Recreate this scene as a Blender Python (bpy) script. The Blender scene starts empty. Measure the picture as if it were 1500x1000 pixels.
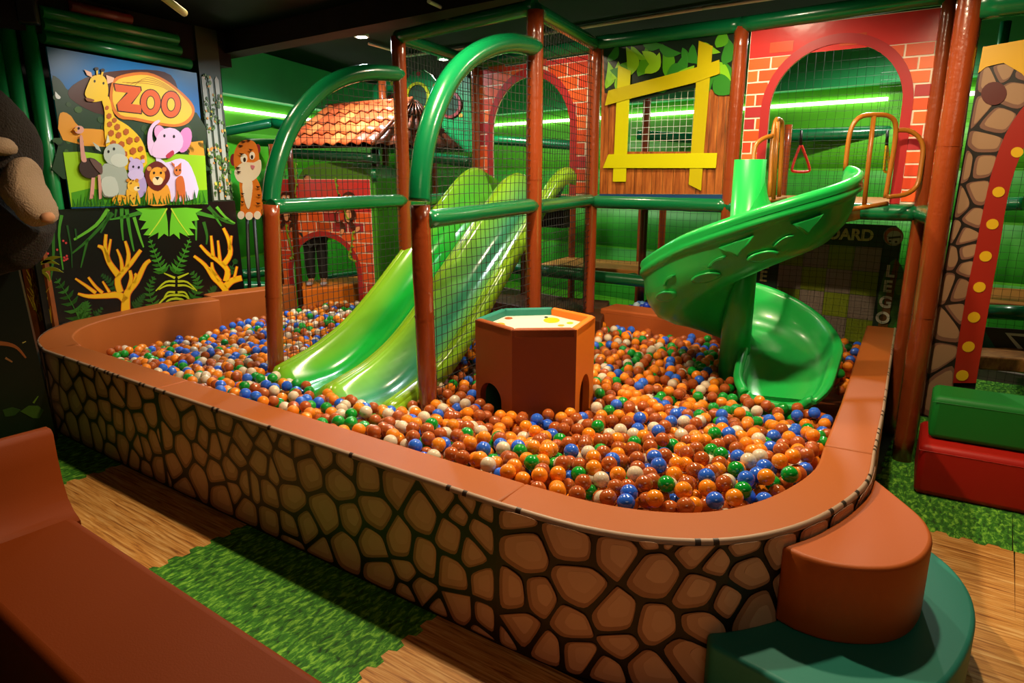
import bpy, bmesh, math, random
from mathutils import Vector, Matrix, noise
random.seed(7)
PI = math.pi
S = bpy.context.scene
COL = S.collection
# ------------------------------------------------------------------ camera, world, exposure
FPX = 1000.0; TH = math.atan(.25); HC = 1.6
cam_d = bpy.data.cameras.new('camera'); cam = bpy.data.objects.new('camera', cam_d); COL.objects.link(cam)
cam_d.sensor_width = 36.0; cam_d.lens = 24.0; cam_d.clip_start = .02
cam.location = (0, 0, HC); cam.rotation_euler = (PI/2-TH, 0, 0)
S.camera = cam
S.view_settings.view_transform = 'Standard'; S.view_settings.look = 'None'
S.view_settings.exposure = 0.35; S.view_settings.gamma = 1.0; S.view_settings.use_curve_mapping = False
W = bpy.data.worlds.new('world'); S.world = W; W.use_nodes = True
W.node_tree.nodes['Background'].inputs[0].default_value = (.55, .43, .30, 1)
W.node_tree.nodes['Background'].inputs[1].default_value = .145

def lamp(name, kind, loc, energy, color, size=.1, target=None, angle=None, blend=.6, **k):
    d = bpy.data.lights.new(name, kind); d.energy = energy; d.color = color
    o = bpy.data.objects.new(name, d); COL.objects.link(o); o.location = loc
    if kind == 'AREA':
        d.size = size
        if 'size_y' in k: d.shape = 'RECTANGLE'; d.size_y = k['size_y']
    else: d.shadow_soft_size = size
    if kind == 'SPOT':
        d.spot_size = math.radians(angle); d.spot_blend = blend
    if target: o.rotation_euler = (Vector(target)-Vector(loc)).to_track_quat('-Z', 'Y').to_euler()
    return o
WARM = (1.0, .78, .50); WARM2 = (1.0, .80, .55); COOL = (.80, .95, 1.0); NEUT = (1.0, .93, .8)
# ceiling spots, plus added fill spots: (x, y, z, energy, colour, target, angle)
SPOTS = [(-.25, 3.05, 2.70, 165, WARM, (-.3, 3.0, 0), 166),
         (-1.7, 4.3, 2.70, 24, WARM, (-1.7, 4.3, 0), 140),
         (1.35, 2.9, 2.70, 122, WARM, (1.4, 3.0, 0), 166),
         (1.15, 4.05, 2.70, 62, WARM2, (1.1, 4.1, 0), 168),
         (-1.336, 6.54, 2.70, 120, COOL, (-1.3, 6.5, 0), 168),
         (-.73, 7.8, 2.72, 130, NEUT, (-.6, 7.6, 0), 168),
         (2.6, 5.4, 2.72, 90, NEUT, (2.5, 5.3, 0), 168),
         (-.05, 5.0, 2.70, 45, WARM2, (0, 5.1, 0), 160),  # added fill, brightens the brick panel at the wave slide top
         (-1.9, 5.2, 2.6, 46, NEUT, (-2.9, 5.5, 1.5), 88),
         (-1.45, 5.3, 2.66, 70, WARM2, (-1.8, 6.6, .9), 80)]  # added fill aimed at the monkey house, has no fixture
for x, y, z, e, c, t, a in SPOTS:
    lamp('ceiling_or_fill_spot', 'SPOT', (x, y, z), e, c, .05, t, a)
# dim light of the rest of the hall behind the camera
lamp('hall_light', 'AREA', (.6, -.6, 2.7), 10, WARM, 1.6, (.6, 3.0, 1.0), size_y=1.0)

# ------------------------------------------------------------------ pixel helpers (measurements of the photograph)
def ray(px, py):
    u = (px-750)/FPX; v = (py-500)/FPX
    return Vector((u, math.cos(TH)-v*math.sin(TH), -(math.sin(TH)+v*math.cos(TH))))
def at(px, py, z=None, Y=None):
    r = ray(px, py)
    t = (z-HC)/r.z if z is not None else Y/r.y
    return Vector((0, 0, HC))+r*t
class PL:
    """vertical plane through two ground points; s runs along it, n faces the camera side"""
    def __init__(s, x0, y0, x1, y1):
        s.o = Vector((x0, y0, 0)); d = Vector((x1-x0, y1-y0, 0)); s.L = d.length; s.a = d.normalized()
        n = Vector((s.a.y, -s.a.x, 0))
        if n.dot(-s.o) < 0: n = -n
        s.n = n
    def sz(s, px, py, d=0):
        r = ray(px, py); o = Vector((0, 0, HC)); q = s.o+s.n*d
        t = (q-o).dot(s.n)/r.dot(s.n); p = o+r*t
        return ((p-s.o).dot(s.a), p.z)
    def P(s, u, z, d=0):
        p = s.o+s.a*u+s.n*d; return Vector((p.x, p.y, z))
    def px(s, px, py, d=0):
        return s.P(*s.sz(px, py, d), d)

# ------------------------------------------------------------------ materials
def lin(c):
    if isinstance(c, str):
        c = c.lstrip('#'); c = [int(c[i:i+2], 16)/255 for i in (0, 2, 4)]
    return tuple(x/12.92 if x <= .04045 else ((x+.055)/1.055)**2.4 for x in c)
_mc = {}
def M(hexc, rough=.5, spec=.5, bump=0, bscale=40, coat=0, emit=0, metal=0, var=0, vscale=3, stretch=None):
    key = (hexc, rough, spec, bump, bscale, coat, emit, metal, var, vscale, stretch)
    if key in _mc: return _mc[key]
    m = bpy.data.materials.new('paint_'+hexc.strip('#')); m.use_nodes = True
    nt = m.node_tree; b = nt.nodes['Principled BSDF']; L = nt.links
    c = lin(hexc)
    b.inputs['Base Color'].default_value = (*c, 1); b.inputs['Roughness'].default_value = rough
    b.inputs['Specular IOR Level'].default_value = spec; b.inputs['Coat Weight'].default_value = coat
    b.inputs['Coat Roughness'].default_value = .12; b.inputs['Metallic'].default_value = metal
    if emit:
        b.inputs['Emission Color'].default_value = (*c, 1); b.inputs['Emission Strength'].default_value = emit
    if bump or var:
        tc = nt.nodes.new('ShaderNodeTexCoord'); mp = nt.nodes.new('ShaderNodeMapping')
        L.new(tc.outputs['Object'], mp.inputs[0])
        if stretch: mp.inputs['Scale'].default_value = stretch
    if var:
        n = nt.nodes.new('ShaderNodeTexNoise'); n.inputs['Scale'].default_value = vscale; n.inputs['Detail'].default_value = 4
        L.new(mp.outputs[0], n.inputs['Vector'])
        r = nt.nodes.new('ShaderNodeMapRange'); r.inputs[1].default_value = .3; r.inputs[2].default_value = .7
        r.inputs[3].default_value = 1-var; r.inputs[4].default_value = 1+var
        L.new(n.outputs[0], r.inputs[0])
        mx = nt.nodes.new('ShaderNodeVectorMath'); mx.operation = 'SCALE'; mx.inputs[0].default_value = c
        L.new(r.outputs[0], mx.inputs['Scale']); L.new(mx.outputs[0], b.inputs['Base Color'])
    if bump:
        n = nt.nodes.new('ShaderNodeTexNoise'); n.inputs['Scale'].default_value = bscale; n.inputs['Detail'].default_value = 3
        L.new(mp.outputs[0], n.inputs['Vector'])
        bp = nt.nodes.new('ShaderNodeBump'); bp.inputs['Strength'].default_value = bump; bp.inputs['Distance'].default_value = .01
        L.new(n.outputs[0], bp.inputs['Height']); L.new(bp.outputs[0], b.inputs['Normal'])
        if coat: L.new(bp.outputs[0], b.inputs['Coat Normal'])
    _mc[key] = m; return m
def grain(name, c1, c2, c3, scale, stretch, rough=.5, rot=0, wave=False):
    m = bpy.data.materials.new(name); m.use_nodes = True; nt = m.node_tree; b = nt.nodes['Principled BSDF']; L = nt.links
    tc = nt.nodes.new('ShaderNodeTexCoord'); r0 = nt.nodes.new('ShaderNodeMapping'); r0.inputs['Rotation'].default_value = (0, 0, rot)
    mp = nt.nodes.new('ShaderNodeMapping'); mp.inputs['Scale'].default_value = stretch
    L.new(tc.outputs['Object'], r0.inputs[0]); L.new(r0.outputs[0], mp.inputs[0])
    n = nt.nodes.new('ShaderNodeTexNoise'); n.inputs['Scale'].default_value = scale; n.inputs['Detail'].default_value = 8
    n.inputs['Roughness'].default_value = .65; n.inputs['Distortion'].default_value = .6 if wave else 0
    L.new(mp.outputs[0], n.inputs['Vector'])
    cr = nt.nodes.new('ShaderNodeValToRGB'); e = cr.color_ramp.elements
    e[0].position = .33; e[0].color = (*lin(c1), 1); e[1].position = .66; e[1].color = (*lin(c3), 1)
    x = e.new(.5); x.color = (*lin(c2), 1)
    L.new(n.outputs[0], cr.inputs[0]); L.new(cr.outputs[0], b.inputs['Base Color']); b.inputs['Roughness'].default_value = rough
    return m
VINYL = dict(rough=.52, spec=.3, bump=.05, bscale=260)
m_brown = M('#a5561f', **VINYL)            # pit wall vinyl
m_brown2 = M('#9a4c22', **VINYL)
m_bench = M('#6e2c04', rough=.6, spec=.12, bump=.05, bscale=260)
m_orange = M('#e87a1a', **VINYL)
m_teal = M('#288070', **VINYL)
m_joint = M('#1d1409', rough=.6)
m_pipe = M('#07683a', rough=.24, spec=.5, coat=.35, bump=.12, bscale=14)
m_pipeL = M('#1a8a45', rough=.3, spec=.5, coat=.3)
m_post = M('#8a3a16', rough=.25, spec=.6, coat=.6, bump=.25, bscale=30)
m_postd = M('#4d1d0d', rough=.3, spec=.6, coat=.4, bump=.2, bscale=30)
m_black = M('#0b0b0b', rough=.5)
m_net = M('#050805', rough=.7)
m_netw = M('#c9d6c2', rough=.6)
m_tan = M('#b0743a', rough=.5, bump=.04, bscale=200)
m_rail = M('#a5641a', rough=.35, spec=.5)
m_wood = grain('wood_print', '#6d3412', '#9a5220', '#b96d2e', 3.0, (14, 14, 1.2), .35)
m_mort = M('#e9d8c4', rough=.45)
m_red = M('#a8282a', rough=.3, spec=.5, coat=.2)
BR = [M('#e65c26', rough=.35, coat=.2), M('#dc5020', rough=.35, coat=.2), M('#ee6a2e', rough=.35, coat=.2), M('#a82a30', rough=.35, coat=.2), M('#d04426', rough=.35, coat=.2)]

# ------------------------------------------------------------------ object helpers
def tag(o, label=None, cat=None, group=None, kind=None):
    if label: o['label'] = label
    if cat: o['category'] = cat
    if group: o['group'] = group
    if kind: o['kind'] = kind
    return o
def link(o, parent):
    COL.objects.link(o)
    if parent:
        o.parent = parent
        if parent.type == 'EMPTY': o.matrix_parent_inverse = Matrix.LocRotScale(parent.location, parent.rotation_euler, None).inverted()
    return o
def thing(name, label, cat, loc, group=None, kind=None):
    o = bpy.data.objects.new(name, None); COL.objects.link(o); o.location = loc; o.empty_display_size = .05
    return tag(o, label, cat, group, kind)
def obj(name, bm, mats, parent=None, smooth=False):
    me = bpy.data.meshes.new(name)
    if smooth is True:
        for f in bm.faces: f.smooth = True
    bmesh.ops.recalc_face_normals(bm, faces=bm.faces[:])
    bm.to_mesh(me); bm.free()
    for m in (mats if isinstance(mats, (list, tuple)) else [mats]): me.materials.append(m)
    return link(bpy.data.objects.new(name, me), parent)
def NB(): return bmesh.new()
def prism(poly, z0, z1, bev=0, seg=3, bm=None, mi=0, smooth_sides=False):
    """vertical prism over an xy polygon"""
    bm = bm or NB()
    lo = [bm.verts.new((p[0], p[1], z0)) for p in poly]; hi = [bm.verts.new((p[0], p[1], z1)) for p in poly]
    n = len(poly); fs = [bm.faces.new(lo[::-1]), bm.faces.new(hi)]
    for i in range(n):
        f = bm.faces.new((lo[i], lo[(i+1) % n], hi[(i+1) % n], hi[i])); f.smooth = smooth_sides; fs.append(f)
    for f in fs: f.material_index = mi
    bmesh.ops.recalc_face_normals(bm, faces=fs)
    if bev:
        es = list({e for f in fs for e in f.edges if len(e.link_faces) == 2 and e.calc_face_angle(0) > .6})
        r = bmesh.ops.bevel(bm, geom=es, offset=bev, segments=seg, profile=.5, affect='EDGES', clamp_overlap=True)
        for f in r['faces']: f.smooth = True; f.material_index = mi
    return bm
def box(cx, cy, sx, sy, z0, z1, rz=0, bev=0, seg=3, bm=None, mi=0):
    c, s = math.cos(rz), math.sin(rz)
    P = [(cx+c*x-s*y, cy+s*x+c*y) for x, y in ((-sx/2, -sy/2), (sx/2, -sy/2), (sx/2, sy/2), (-sx/2, sy/2))]
    return prism(P, z0, z1, bev, seg, bm, mi)
def ex(pl, pts, d0, d1, bm=None, mi=0):
    """extruded polygon on a vertical plane; pts in (s,z)"""
    bm = bm or NB()
    fr = [bm.verts.new(pl.P(u, z, d1)) for u, z in pts]; bk = [bm.verts.new(pl.P(u, z, d0)) for u, z in pts]
    n = len(pts); fs = [bm.faces.new(fr), bm.faces.new(bk[::-1])]
    for i in range(n): fs.append(bm.faces.new((fr[i], bk[i], bk[(i+1) % n], fr[(i+1) % n])))
    for f in fs: f.material_index = mi
    if n > 4:
        for f in fs[:2]: f.normal_update()
        bmesh.ops.triangulate(bm, faces=fs[:2], ngon_method='EAR_CLIP')
    return bm
def cm(pts, n=4, closed=True):
    """Catmull-Rom smoothing"""
    out = []; N = len(pts); rng = range(N if closed else N-1)
    for i in rng:
        g = lambda k: pts[k % N] if closed else pts[max(0, min(N-1, k))]
        p0, p1, p2, p3 = g(i-1), g(i), g(i+1), g(i+2)
        for k in range(n):
            t = k/n
            out.append(tuple(.5*((2*b)+(-a+c)*t+(2*a-5*b+4*c-d)*t*t+(-a+3*b-3*c+d)*t**3) for a, b, c, d in zip(p0, p1, p2, p3)))
    if not closed: out.append(tuple(pts[-1]))
    return out
def exp_(pl, pxs, d0, d1, bm=None, mi=0, sm=0):
    if sm: pxs = cm(pxs, sm)
    return ex(pl, [pl.sz(*p) for p in pxs], d0, d1, bm, mi)
def ell(cx, cy, rx, ry, rot=0, n=16):
    r = math.radians(rot); c, s = math.cos(r), math.sin(r)
    return [(cx+c*rx*math.cos(a)-s*ry*math.sin(a), cy+s*rx*math.cos(a)+c*ry*math.sin(a)) for a in (2*PI*k/n for k in range(n))]
def tube(pts, r, seg=12, bm=None, mi=0, cap=True, rfun=None):
    bm = bm or NB(); pts = [Vector(p) for p in pts]; rings = []; up = None
    for i, p in enumerate(pts):
        t = (pts[min(i+1, len(pts)-1)]-pts[max(i-1, 0)]).normalized()
        if up is None:
            up = Vector((0, 0, 1)) if abs(t.z) < .9 else Vector((1, 0, 0))
        x = (up-t*up.dot(t)).normalized(); y = t.cross(x); up = x
        rr = rfun(i/(len(pts)-1)) if rfun else r
        rings.append([bm.verts.new(p+(x*math.cos(a)+y*math.sin(a))*rr) for a in (2*PI*k/seg for k in range(seg))])
    for a, b in zip(rings, rings[1:]):
        for k in range(seg):
            f = bm.faces.new((a[k], a[(k+1) % seg], b[(k+1) % seg], b[k])); f.smooth = seg > 4; f.material_index = mi
    if cap and seg > 2:
        for q in (rings[0][::-1], rings[-1]):
            f = bm.faces.new(q); f.material_index = mi
    return bm
def wobble_tube(p0, p1, r, seg=12, n=14, amp=.03):
    p0, p1 = Vector(p0), Vector(p1); k0 = random.random()*50
    return tube([p0.lerp(p1, i/n) for i in range(n+1)], r, seg, rfun=lambda t: r*(1+amp*noise.noise((k0+t*9, 0, 0))))
def sphere(c, r, bm=None, mi=0, u=14, v=9, scale=(1, 1, 1), rot=None):
    bm = bm or NB(); mt = Matrix.Translation(c) @ (rot or Matrix.Identity(4)) @ Matrix.Diagonal((*(r*x for x in scale), 1))
    q = bmesh.ops.create_uvsphere(bm, u_segments=u, v_segments=v, radius=1, matrix=mt)
    for vv in q['verts']:
        for f in vv.link_faces: f.smooth = True; f.material_index = mi
    return bm
def net(name, pl, s0, s1, z0, z1, cell, label, mat=None, r=.0022, ztop=None, jit=.004, d=0, lean=0, cat='net'):
    """knotted net: continuous cords with sag, crossing at every node"""
    ns = max(2, round((s1-s0)/cell)); nz = max(2, round((z1-z0)/cell)); bm = NB(); P = {}
    for i in range(ns+1):
        for k in range(nz+1):
            s = s0+(s1-s0)*i/ns; z = z0+(z1-z0)*k/nz
            w = jit*2
            P[i, k] = (s+w*noise.noise((s*3, z*2, 1.7+s0))+random.uniform(-jit, jit)*.5, z+w*1.6*noise.noise((s*2, z*3, 9.1))+random.uniform(-jit, jit)*.5,
                       d+.012*noise.noise((s*2.5, z*2.5, 3.3)))
    ok = lambda i, k: ztop is None or P[i, k][1] <= ztop(P[i, k][0])
    def strand(keys):
        run = []
        for q in keys+[None]:
            if q is not None and ok(*q): run.append(pl.P(*P[q]))
            else:
                if len(run) > 1: tube(run, r, 3, bm, cap=False)
                run = []
    for i in range(ns+1): strand([(i, k) for k in range(nz+1)])
    for k in range(nz+1): strand([(i, k) for i in range(ns+1)])
    o = obj(name, bm, mat or m_net); return tag(o, label, cat)

# ------------------------------------------------------------------ room shell
CZ = 2.78
room = [(-5.4, -1.6), (5.6, -1.6), (6.3, 3.2), (3.32, 6.16), (-1.85, 11.3), (-2.9, 6.9), (-3.75, 5.1), (-5.2, 2.4)]
o = obj('floor', prism(room, -.06, -.012), M('#2a1a0e', rough=.6)); o['kind'] = 'structure'
ceil_m = M('#06110c', rough=.6, spec=.04, var=.6, vscale=2.2, bump=.1, bscale=3)
o = obj('ceiling', prism(room, CZ, CZ+.08), ceil_m); o['kind'] = 'structure'
m_wall_up = M('#22ac60', rough=.5, var=.08); m_wall_lo = M('#4fae18', rough=.5, var=.1, vscale=2); m_wall_dk = M('#2e6a10', rough=.6)
m_dark = M('#15110c', rough=.7)
m_strip = M('#fff6dc', emit=5)
def wall(name, a, b, coved=True, m=None):
    pl = PL(*a, *b); L = pl.L
    if not coved:
        o = obj(name, ex(pl, [(0, 0), (L, 0), (L, CZ), (0, CZ)], -.1, 0), m or m_dark); o['kind'] = 'structure'; return pl
    o = obj(name, ex(pl, [(0, 0), (L, 0), (L, CZ), (0, CZ)], -.1, 0), m_wall_lo); o['kind'] = 'structure'
    p = obj('fascia', ex(pl, [(0, 2.32), (L, 2.32), (L, CZ), (0, CZ)], 0, .16), m_wall_up, o)
    bm = NB()
    for k in range(13):      # cushion rolls below the light line
        pass
    # swelling padded bands on the lower wall
    for z0, z1, dd in ((1.62, 1.98, .05), (1.2, 1.6, .05), (.72, 1.18, .05), (.1, .7, .05)):
        n = 8; bm = NB(); rows = []
        for k in range(n+1):
            z = z0+(z1-z0)*k/n; d = dd*math.sin(PI*k/n)**.6
            rows.append((bm.verts.new(pl.P(0, z, d)), bm.verts.new(pl.P(L, z, d))))
        for q, w in zip(rows, rows[1:]):
            f = bm.faces.new((q[0], q[1], w[1], w[0])); f.smooth = True
        obj('padded_band', bm, m_wall_lo if z0 > 1.5 else M('#2f9a1e', rough=.5, var=.1), o)
    obj('light_strip', ex(pl, [(0.1, 2.185), (L-.1, 2.185), (L-.1, 2.215), (.1, 2.215)], .0, .03), m_strip, o)
    return pl
wb = wall('wall_back', (3.32, 6.16), (-1.85, 11.3)); wl = wall('wall_left', (-1.85, 11.3), (-2.9, 6.9))
wr = wall('wall_right', (6.3, 3.2), (3.32, 6.16))
for nm, a, b in (('wall_left_front', (-2.9, 6.9), (-3.75, 5.1)), ('wall_left_near', (-3.75, 5.1), (-5.2, 2.4)), ('wall_left_rear', (-5.2, 2.4), (-5.4, -1.6)),
                 ('wall_rear', (-5.4, -1.6), (5.6, -1.6)), ('wall_right_near', (5.6, -1.6), (6.3, 3.2))):
    pl = PL(*a, *b); pl.n = Vector((1, 0, 0)) if 'left' in nm else pl.n
    wall(nm, a, b, False, M('#241a10', rough=.7))
# dropped ceiling beams
bm = NB(); a0 = Vector((-2.9, 6.78)); dv = Vector((.7815, -.6239)); nv = Vector((.6239, .7815))
def strip2(a, d, n, L, w): 
    p = [a, a+d*L, a+d*L+n*w, a+n*w]; return [(q.x, q.y) for q in p]
beam_m = M('#15110d', rough=.8, spec=.2, var=.5, vscale=5)
o = obj('trim_1', prism(strip2(a0, dv, nv, 7.0, .2), 2.61, CZ-.002), beam_m); o['kind'] = 'structure'
o = obj('trim_2', prism(strip2(Vector((-3.75, 4.9)), Vector((.385, .923)), Vector((.923, -.385)), 2.0, .5), 2.5, CZ-.002), beam_m); o['kind'] = 'structure'
# ceiling lamps and conduits
for i, (x, y, z, e, c, t, a) in enumerate(SPOTS[:8]):
    q = ['left-hand warm', 'far left warm', 'near right warm', 'middle warm', 'bright cool white', 'rear white', 'rear right white', 'added slide-top warm'][i]  # the slide-top fixture is added to go with its fill spot
    t_ = thing('ceiling_spot', q+' recessed spotlight in the dark glossy ceiling', 'ceiling light', (x, y, CZ))
    bm = NB(); tube([(x, y, CZ-.03), (x, y, CZ)], .065, 20, bm); obj('housing', bm, M('#c8c8c4', rough=.3), t_)
    bm = NB(); bmesh.ops.create_circle(bm, cap_ends=True, segments=20, radius=.045, matrix=Matrix.Translation((x, y, CZ-.032))); 
    obj('lens', bm, M('#fff4e0' if i != 4 else '#e0f4ff', emit=90 if i == 4 else 40 if i == 5 else 7), t_)
def stick(p0, p1, r, label, m, seg=8):
    o = obj('ceiling_conduit', tube([p0, p1], r, seg), m); return tag(o, label, 'conduit')
m_cond = M('#c9cbbc', rough=.4)
o = obj('tube_lamp', tube([at(237, -6, Y=3.7), at(270, 19, Y=3.95)], .019, 10), M('#cfc98a', rough=.4)); tag(o, 'pale unlit tube lamp hanging under the dark ceiling over the zoo sign', 'lamp')
o = obj('tube_lamp', tube([at(628, 2, z=2.6), at(690, 32, z=2.74)], .012, 8), m_cond); tag(o, 'thin pale tube lamp on the ceiling above the bent green bars', 'lamp')
stick(at(540, 64, z=2.76), at(583, 76, z=2.76), .012, 'short pale ceiling conduit next to the bright cool lamp', m_cond)
stick(at(595, 82, z=2.76), at(745, 62, z=2.76), .014, 'pale ceiling conduit behind the two bent green bars', m_cond)
stick(at(780, 52, z=2.76), at(1030, 12, z=2.76), .014, 'long pale ceiling conduit over the window panel', m_cond)
stick(at(1030, 12, z=2.76), at(1140, -4, z=2.76), .014, 'pale ceiling conduit running off above the right brick arch', m_cond)
o = obj('ceiling_beam', None or box(3.6, 3.0, 3.2, .3, 2.5, 2.62, -.65), M('#0e4a24', rough=.4)); tag(o, 'dark green padded beam above the yellow-topped stone arch', 'beam')

# ------------------------------------------------------------------ floor mats
FA = Vector((.8192, -.5736)); FB = Vector((.5736, .8192))   # along / across the pit front
F0 = Vector((-2.9, 4.06))                                   # pit front-left outer corner
m_fw = grain('mat_wood', '#86481a', '#cf9044', '#e6ba78', 4.0, (1.0, 20, 1), .5, rot=-.96+PI/2, wave=True)
m_fg = grain('mat_grass', '#0e3406', '#2f7a10', '#8ccc3c', 55.0, (1, .4, 1), .8, rot=.6, wave=True)
floor = bpy.data.objects['floor']
TS = .585
org = F0+FA*(.87)      # first grass/wood joint measured at the foot of the pit wall
def tooth(p, q, flip):
    """jigsaw edge between two corners"""
    out = []; d = (q-p); L = d.length; t = d/L; n = Vector((-t.y, t.x))*flip; k = 12
    for i in range(k):
        h = .014 if i % 2 == 0 else -.014
        h = h if 0 < i < k-1 else 0
        a = p+t*L*(i+.12)/k+n*h; b = p+t*L*(i+.88)/k+n*h
        out += [a, b]
    return out
def mat_tile(i, j, kind, edges):
    c = org+FA*(i*TS)+FB*(-j*TS)
    P = [c, c+FA*TS, c+FA*TS-FB*TS, c-FB*TS]
    poly = []
    for k in range(4):
        poly += tooth(P[k], P[(k+1) % 4], 1) if edges[k] else [P[k]]
    bm = NB(); f = [bm.verts.new((p.x, p.y, 0)) for p in poly]; g = [bm.verts.new((p.x, p.y, -.012)) for p in poly]
    bm.faces.new(f); 
    for a in range(len(f)): bm.faces.new((f[a], g[a], g[(a+1) % len(f)], f[(a+1) % len(f)]))
    o = obj('foam_mat_tile', bm, m_fw if kind else m_fg, floor)
    return o
def kind_of(i, j):
    if i >= 6: return j >= -3
    return (i//2) % 2 == 0
for i in range(-3, 13):
    for j in range(-8, 7):
        c = org+FA*((i+.5)*TS)-FB*((j+.5)*TS)
        if c.x < -4.2 or c.y < -.8 or c.x > 5 or c.y > 6.2: continue
        if j < 0 and i < 6: continue
        k = kind_of(i, j)
        mat_tile(i, j, k, (kind_of(i, j-1) != k, kind_of(i+1, j) != k, kind_of(i, j+1) != k, kind_of(i-1, j) != k))

# ------------------------------------------------------------------ pit surround
PZ = .54; PW = .18
def offset(poly, w):
    out = []
    for i, p in enumerate(poly):
        a = poly[max(i-1, 0)]; b = poly[min(i+1, len(poly)-1)]
        d = Vector((b[0]-a[0], b[1]-a[1])).normalized(); n = Vector((-d.y, d.x)); out.append((p[0]+n.x*w, p[1]+n.y*w))
    return out
OL = cm([(-2.62, 5.85), (-2.94, 5.51), (-3.16, 5.08), (-3.2, 4.66), (-3.08, 4.30), (-2.86, 4.03)], 4, False)
OF1 = [(-2.86, 4.03), (-1.79, 3.265)]
OF2 = [(-1.79, 3.265), (-.05, 2.05)]
OC = cm([(-.05, 2.05), (.2, 1.90), (.43, 1.825), (.65, 1.82), (.87, 1.895), (1.07, 2.03), (1.26, 2.22), (1.40, 2.45)], 4, False)
OR = [(1.40, 2.45), (1.70, 2.95), (2.67, 4.63)]
OB = [(-2.05, 6.42), (-2.62, 5.85)]
def pit_block(path, label, group, name='padded_pit_wall', w=PW, m=m_brown, stone=True, z=PZ):
    inn = offset(path, w)
    poly = list(path)+inn[::-1]
    c = Vector((sum(p[0] for p in poly)/len(poly), sum(p[1] for p in poly)/len(poly), 0))
    t = thing(name, label, 'padded wall', c, group)
    obj('vinyl_body', prism(poly, 0, z, .012, 3, smooth_sides=len(path) > 4), m, t)
    if stone:
        # printed stone skirt wrapped over the outer face and its top edge
        bm = NB(); o1 = offset(path, -.0022); o2 = offset(path, .012)
        rows = [[bm.verts.new((*p, zz)) for p in pp] for pp, zz in ((o1, .004), (o1, z-.012), (offset(path, .0005), z-.002), (o2, z+.0022))]
        for a, b in zip(rows, rows[1:2]):
            for k in range(len(path)-1): bm.faces.new((a[k], a[k+1], b[k+1], b[k]))
        bk = obj('print_ground', bm, M('#17100a', rough=.45), t)
        bm = NB(); fine = []      # the print folds over the top edge: stones show there as a pale broken line
        for (a, b) in zip(path, path[1:]):
            n_ = max(1, int(math.hypot(b[0]-a[0], b[1]-a[1])/.018)); fine += [(a[0]+(b[0]-a[0])*k/n_, a[1]+(b[1]-a[1])*k/n_) for k in range(n_)]
        fine.append(path[-1]); rw = [[bm.verts.new((*p, zz)) for p in offset(fine, q)] for q, zz in ((-.004, z-.014), (-.002, z-.003), (.003, z+.0022), (.009, z+.003))]
        dark_run = 0
        for k in range(len(fine)-1):
            dark_run = dark_run-1 if dark_run > 0 else (1 if random.random() < .12 else 0)
            for a, b in zip(rw, rw[1:]):
                f = bm.faces.new((a[k], a[k+1], b[k+1], b[k])); f.material_index = 1 if dark_run else 0; f.smooth = True
        obj('print_edge', bm, [M('#b0927a', rough=.5), M('#33241a', rough=.45)], t)
    return t
G = 'padded walls round the ball pit'
pb_corner = pit_block(OL, 'rounded brown padded corner wall of the ball pit beside the dark jungle panel', G, w=.2)
pb_f1 = pit_block(OF1, 'short stone-print pit wall beside the rounded left corner, left of the first seam', G)
pb_f2 = pit_block(OF2, 'long straight stone-print front wall of the ball pit with brown top', G)
pb_cv = pit_block(OC, 'curved stone-print front corner wall of the ball pit above the teal step', G)
pb_r = pit_block(OR, 'straight right-hand pit wall with brown top leading back to the posts', G)
pb_b = pit_block(OB, 'brown padded back wall of the pit below the coral tree print', G, stone=False, w=-.2)

# printed stones: seeds measured on the photograph, cells of a power diagram, laid on the wall as thin pieces
seeds_f = [(80,537),(96,555),(105,535),(129,540),(155,550),(81,577),(120,570),(131,566),(149,565),(169,577),(174,562),(197,582),(212,567),(109,587),
 (94,587,1),(86,600),(135,600),(156,602),(174,615),(191,627),(207,621),(222,607),(105,620),(126,627),(142,632),(151,626),(162,635),(180,652),(211,652),(226,645,1),
 (85,615),(94,632),(251,605),(280,620),(266,585),(304,610),(327,612),(357,645),(314,652),(270,662),(241,640),(295,667,1),(255,682),(237,690),(291,697),
 (315,692),(340,685),(362,708),(271,718),(325,724),(347,722,1),(369,622),(212,690),(200,677),(165,662),(384,645,1),(382,678),(399,691,1),(392,720),(396,762),
 (362,746),(372,712),(352,730,1),(418,642),(452,686),(417,684),(426,728),(476,662),(498,704),(538,694),(478,754),(516,761,1),(450,774),(426,774),(550,752),
 (580,706),(619,750),(648,722),(690,728),(672,750,1),(663,788),(586,794),(546,796),(505,804),(470,810),(428,796),(690,806),(708,782),(714,746),(622,818),
 (662,840),(596,835,1),(560,842),(620,868),(598,878),(672,890),(714,856),(716,908),(708,936),(640,895),(330,650,1),(205,652),(60,540),(62,570),(70,600),(72,560),
 (404,626),(440,652),(505,675),(345,668),(300,640)]
seeds_c = [(748,750),(766,804),(748,864),(770,922),(734,942),(790,874,1),(838,790),(904,804),(960,838),(850,858),(836,912,1),(902,902),(960,918),(850,964),
 (912,938,1),(955,976),(1018,800),(1047,820,1),(1024,868),(1062,880),(1095,837),(1090,790),(1068,780,1),(1100,895),(1028,912),(995,955),(880,985),(800,950),
 (1140,800),(1160,850),(1180,900),(1190,780),(1200,830),(1230,760),(1240,820),(1262,740),(1270,800),(1282,700),(950,780,1),(990,775)]
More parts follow.
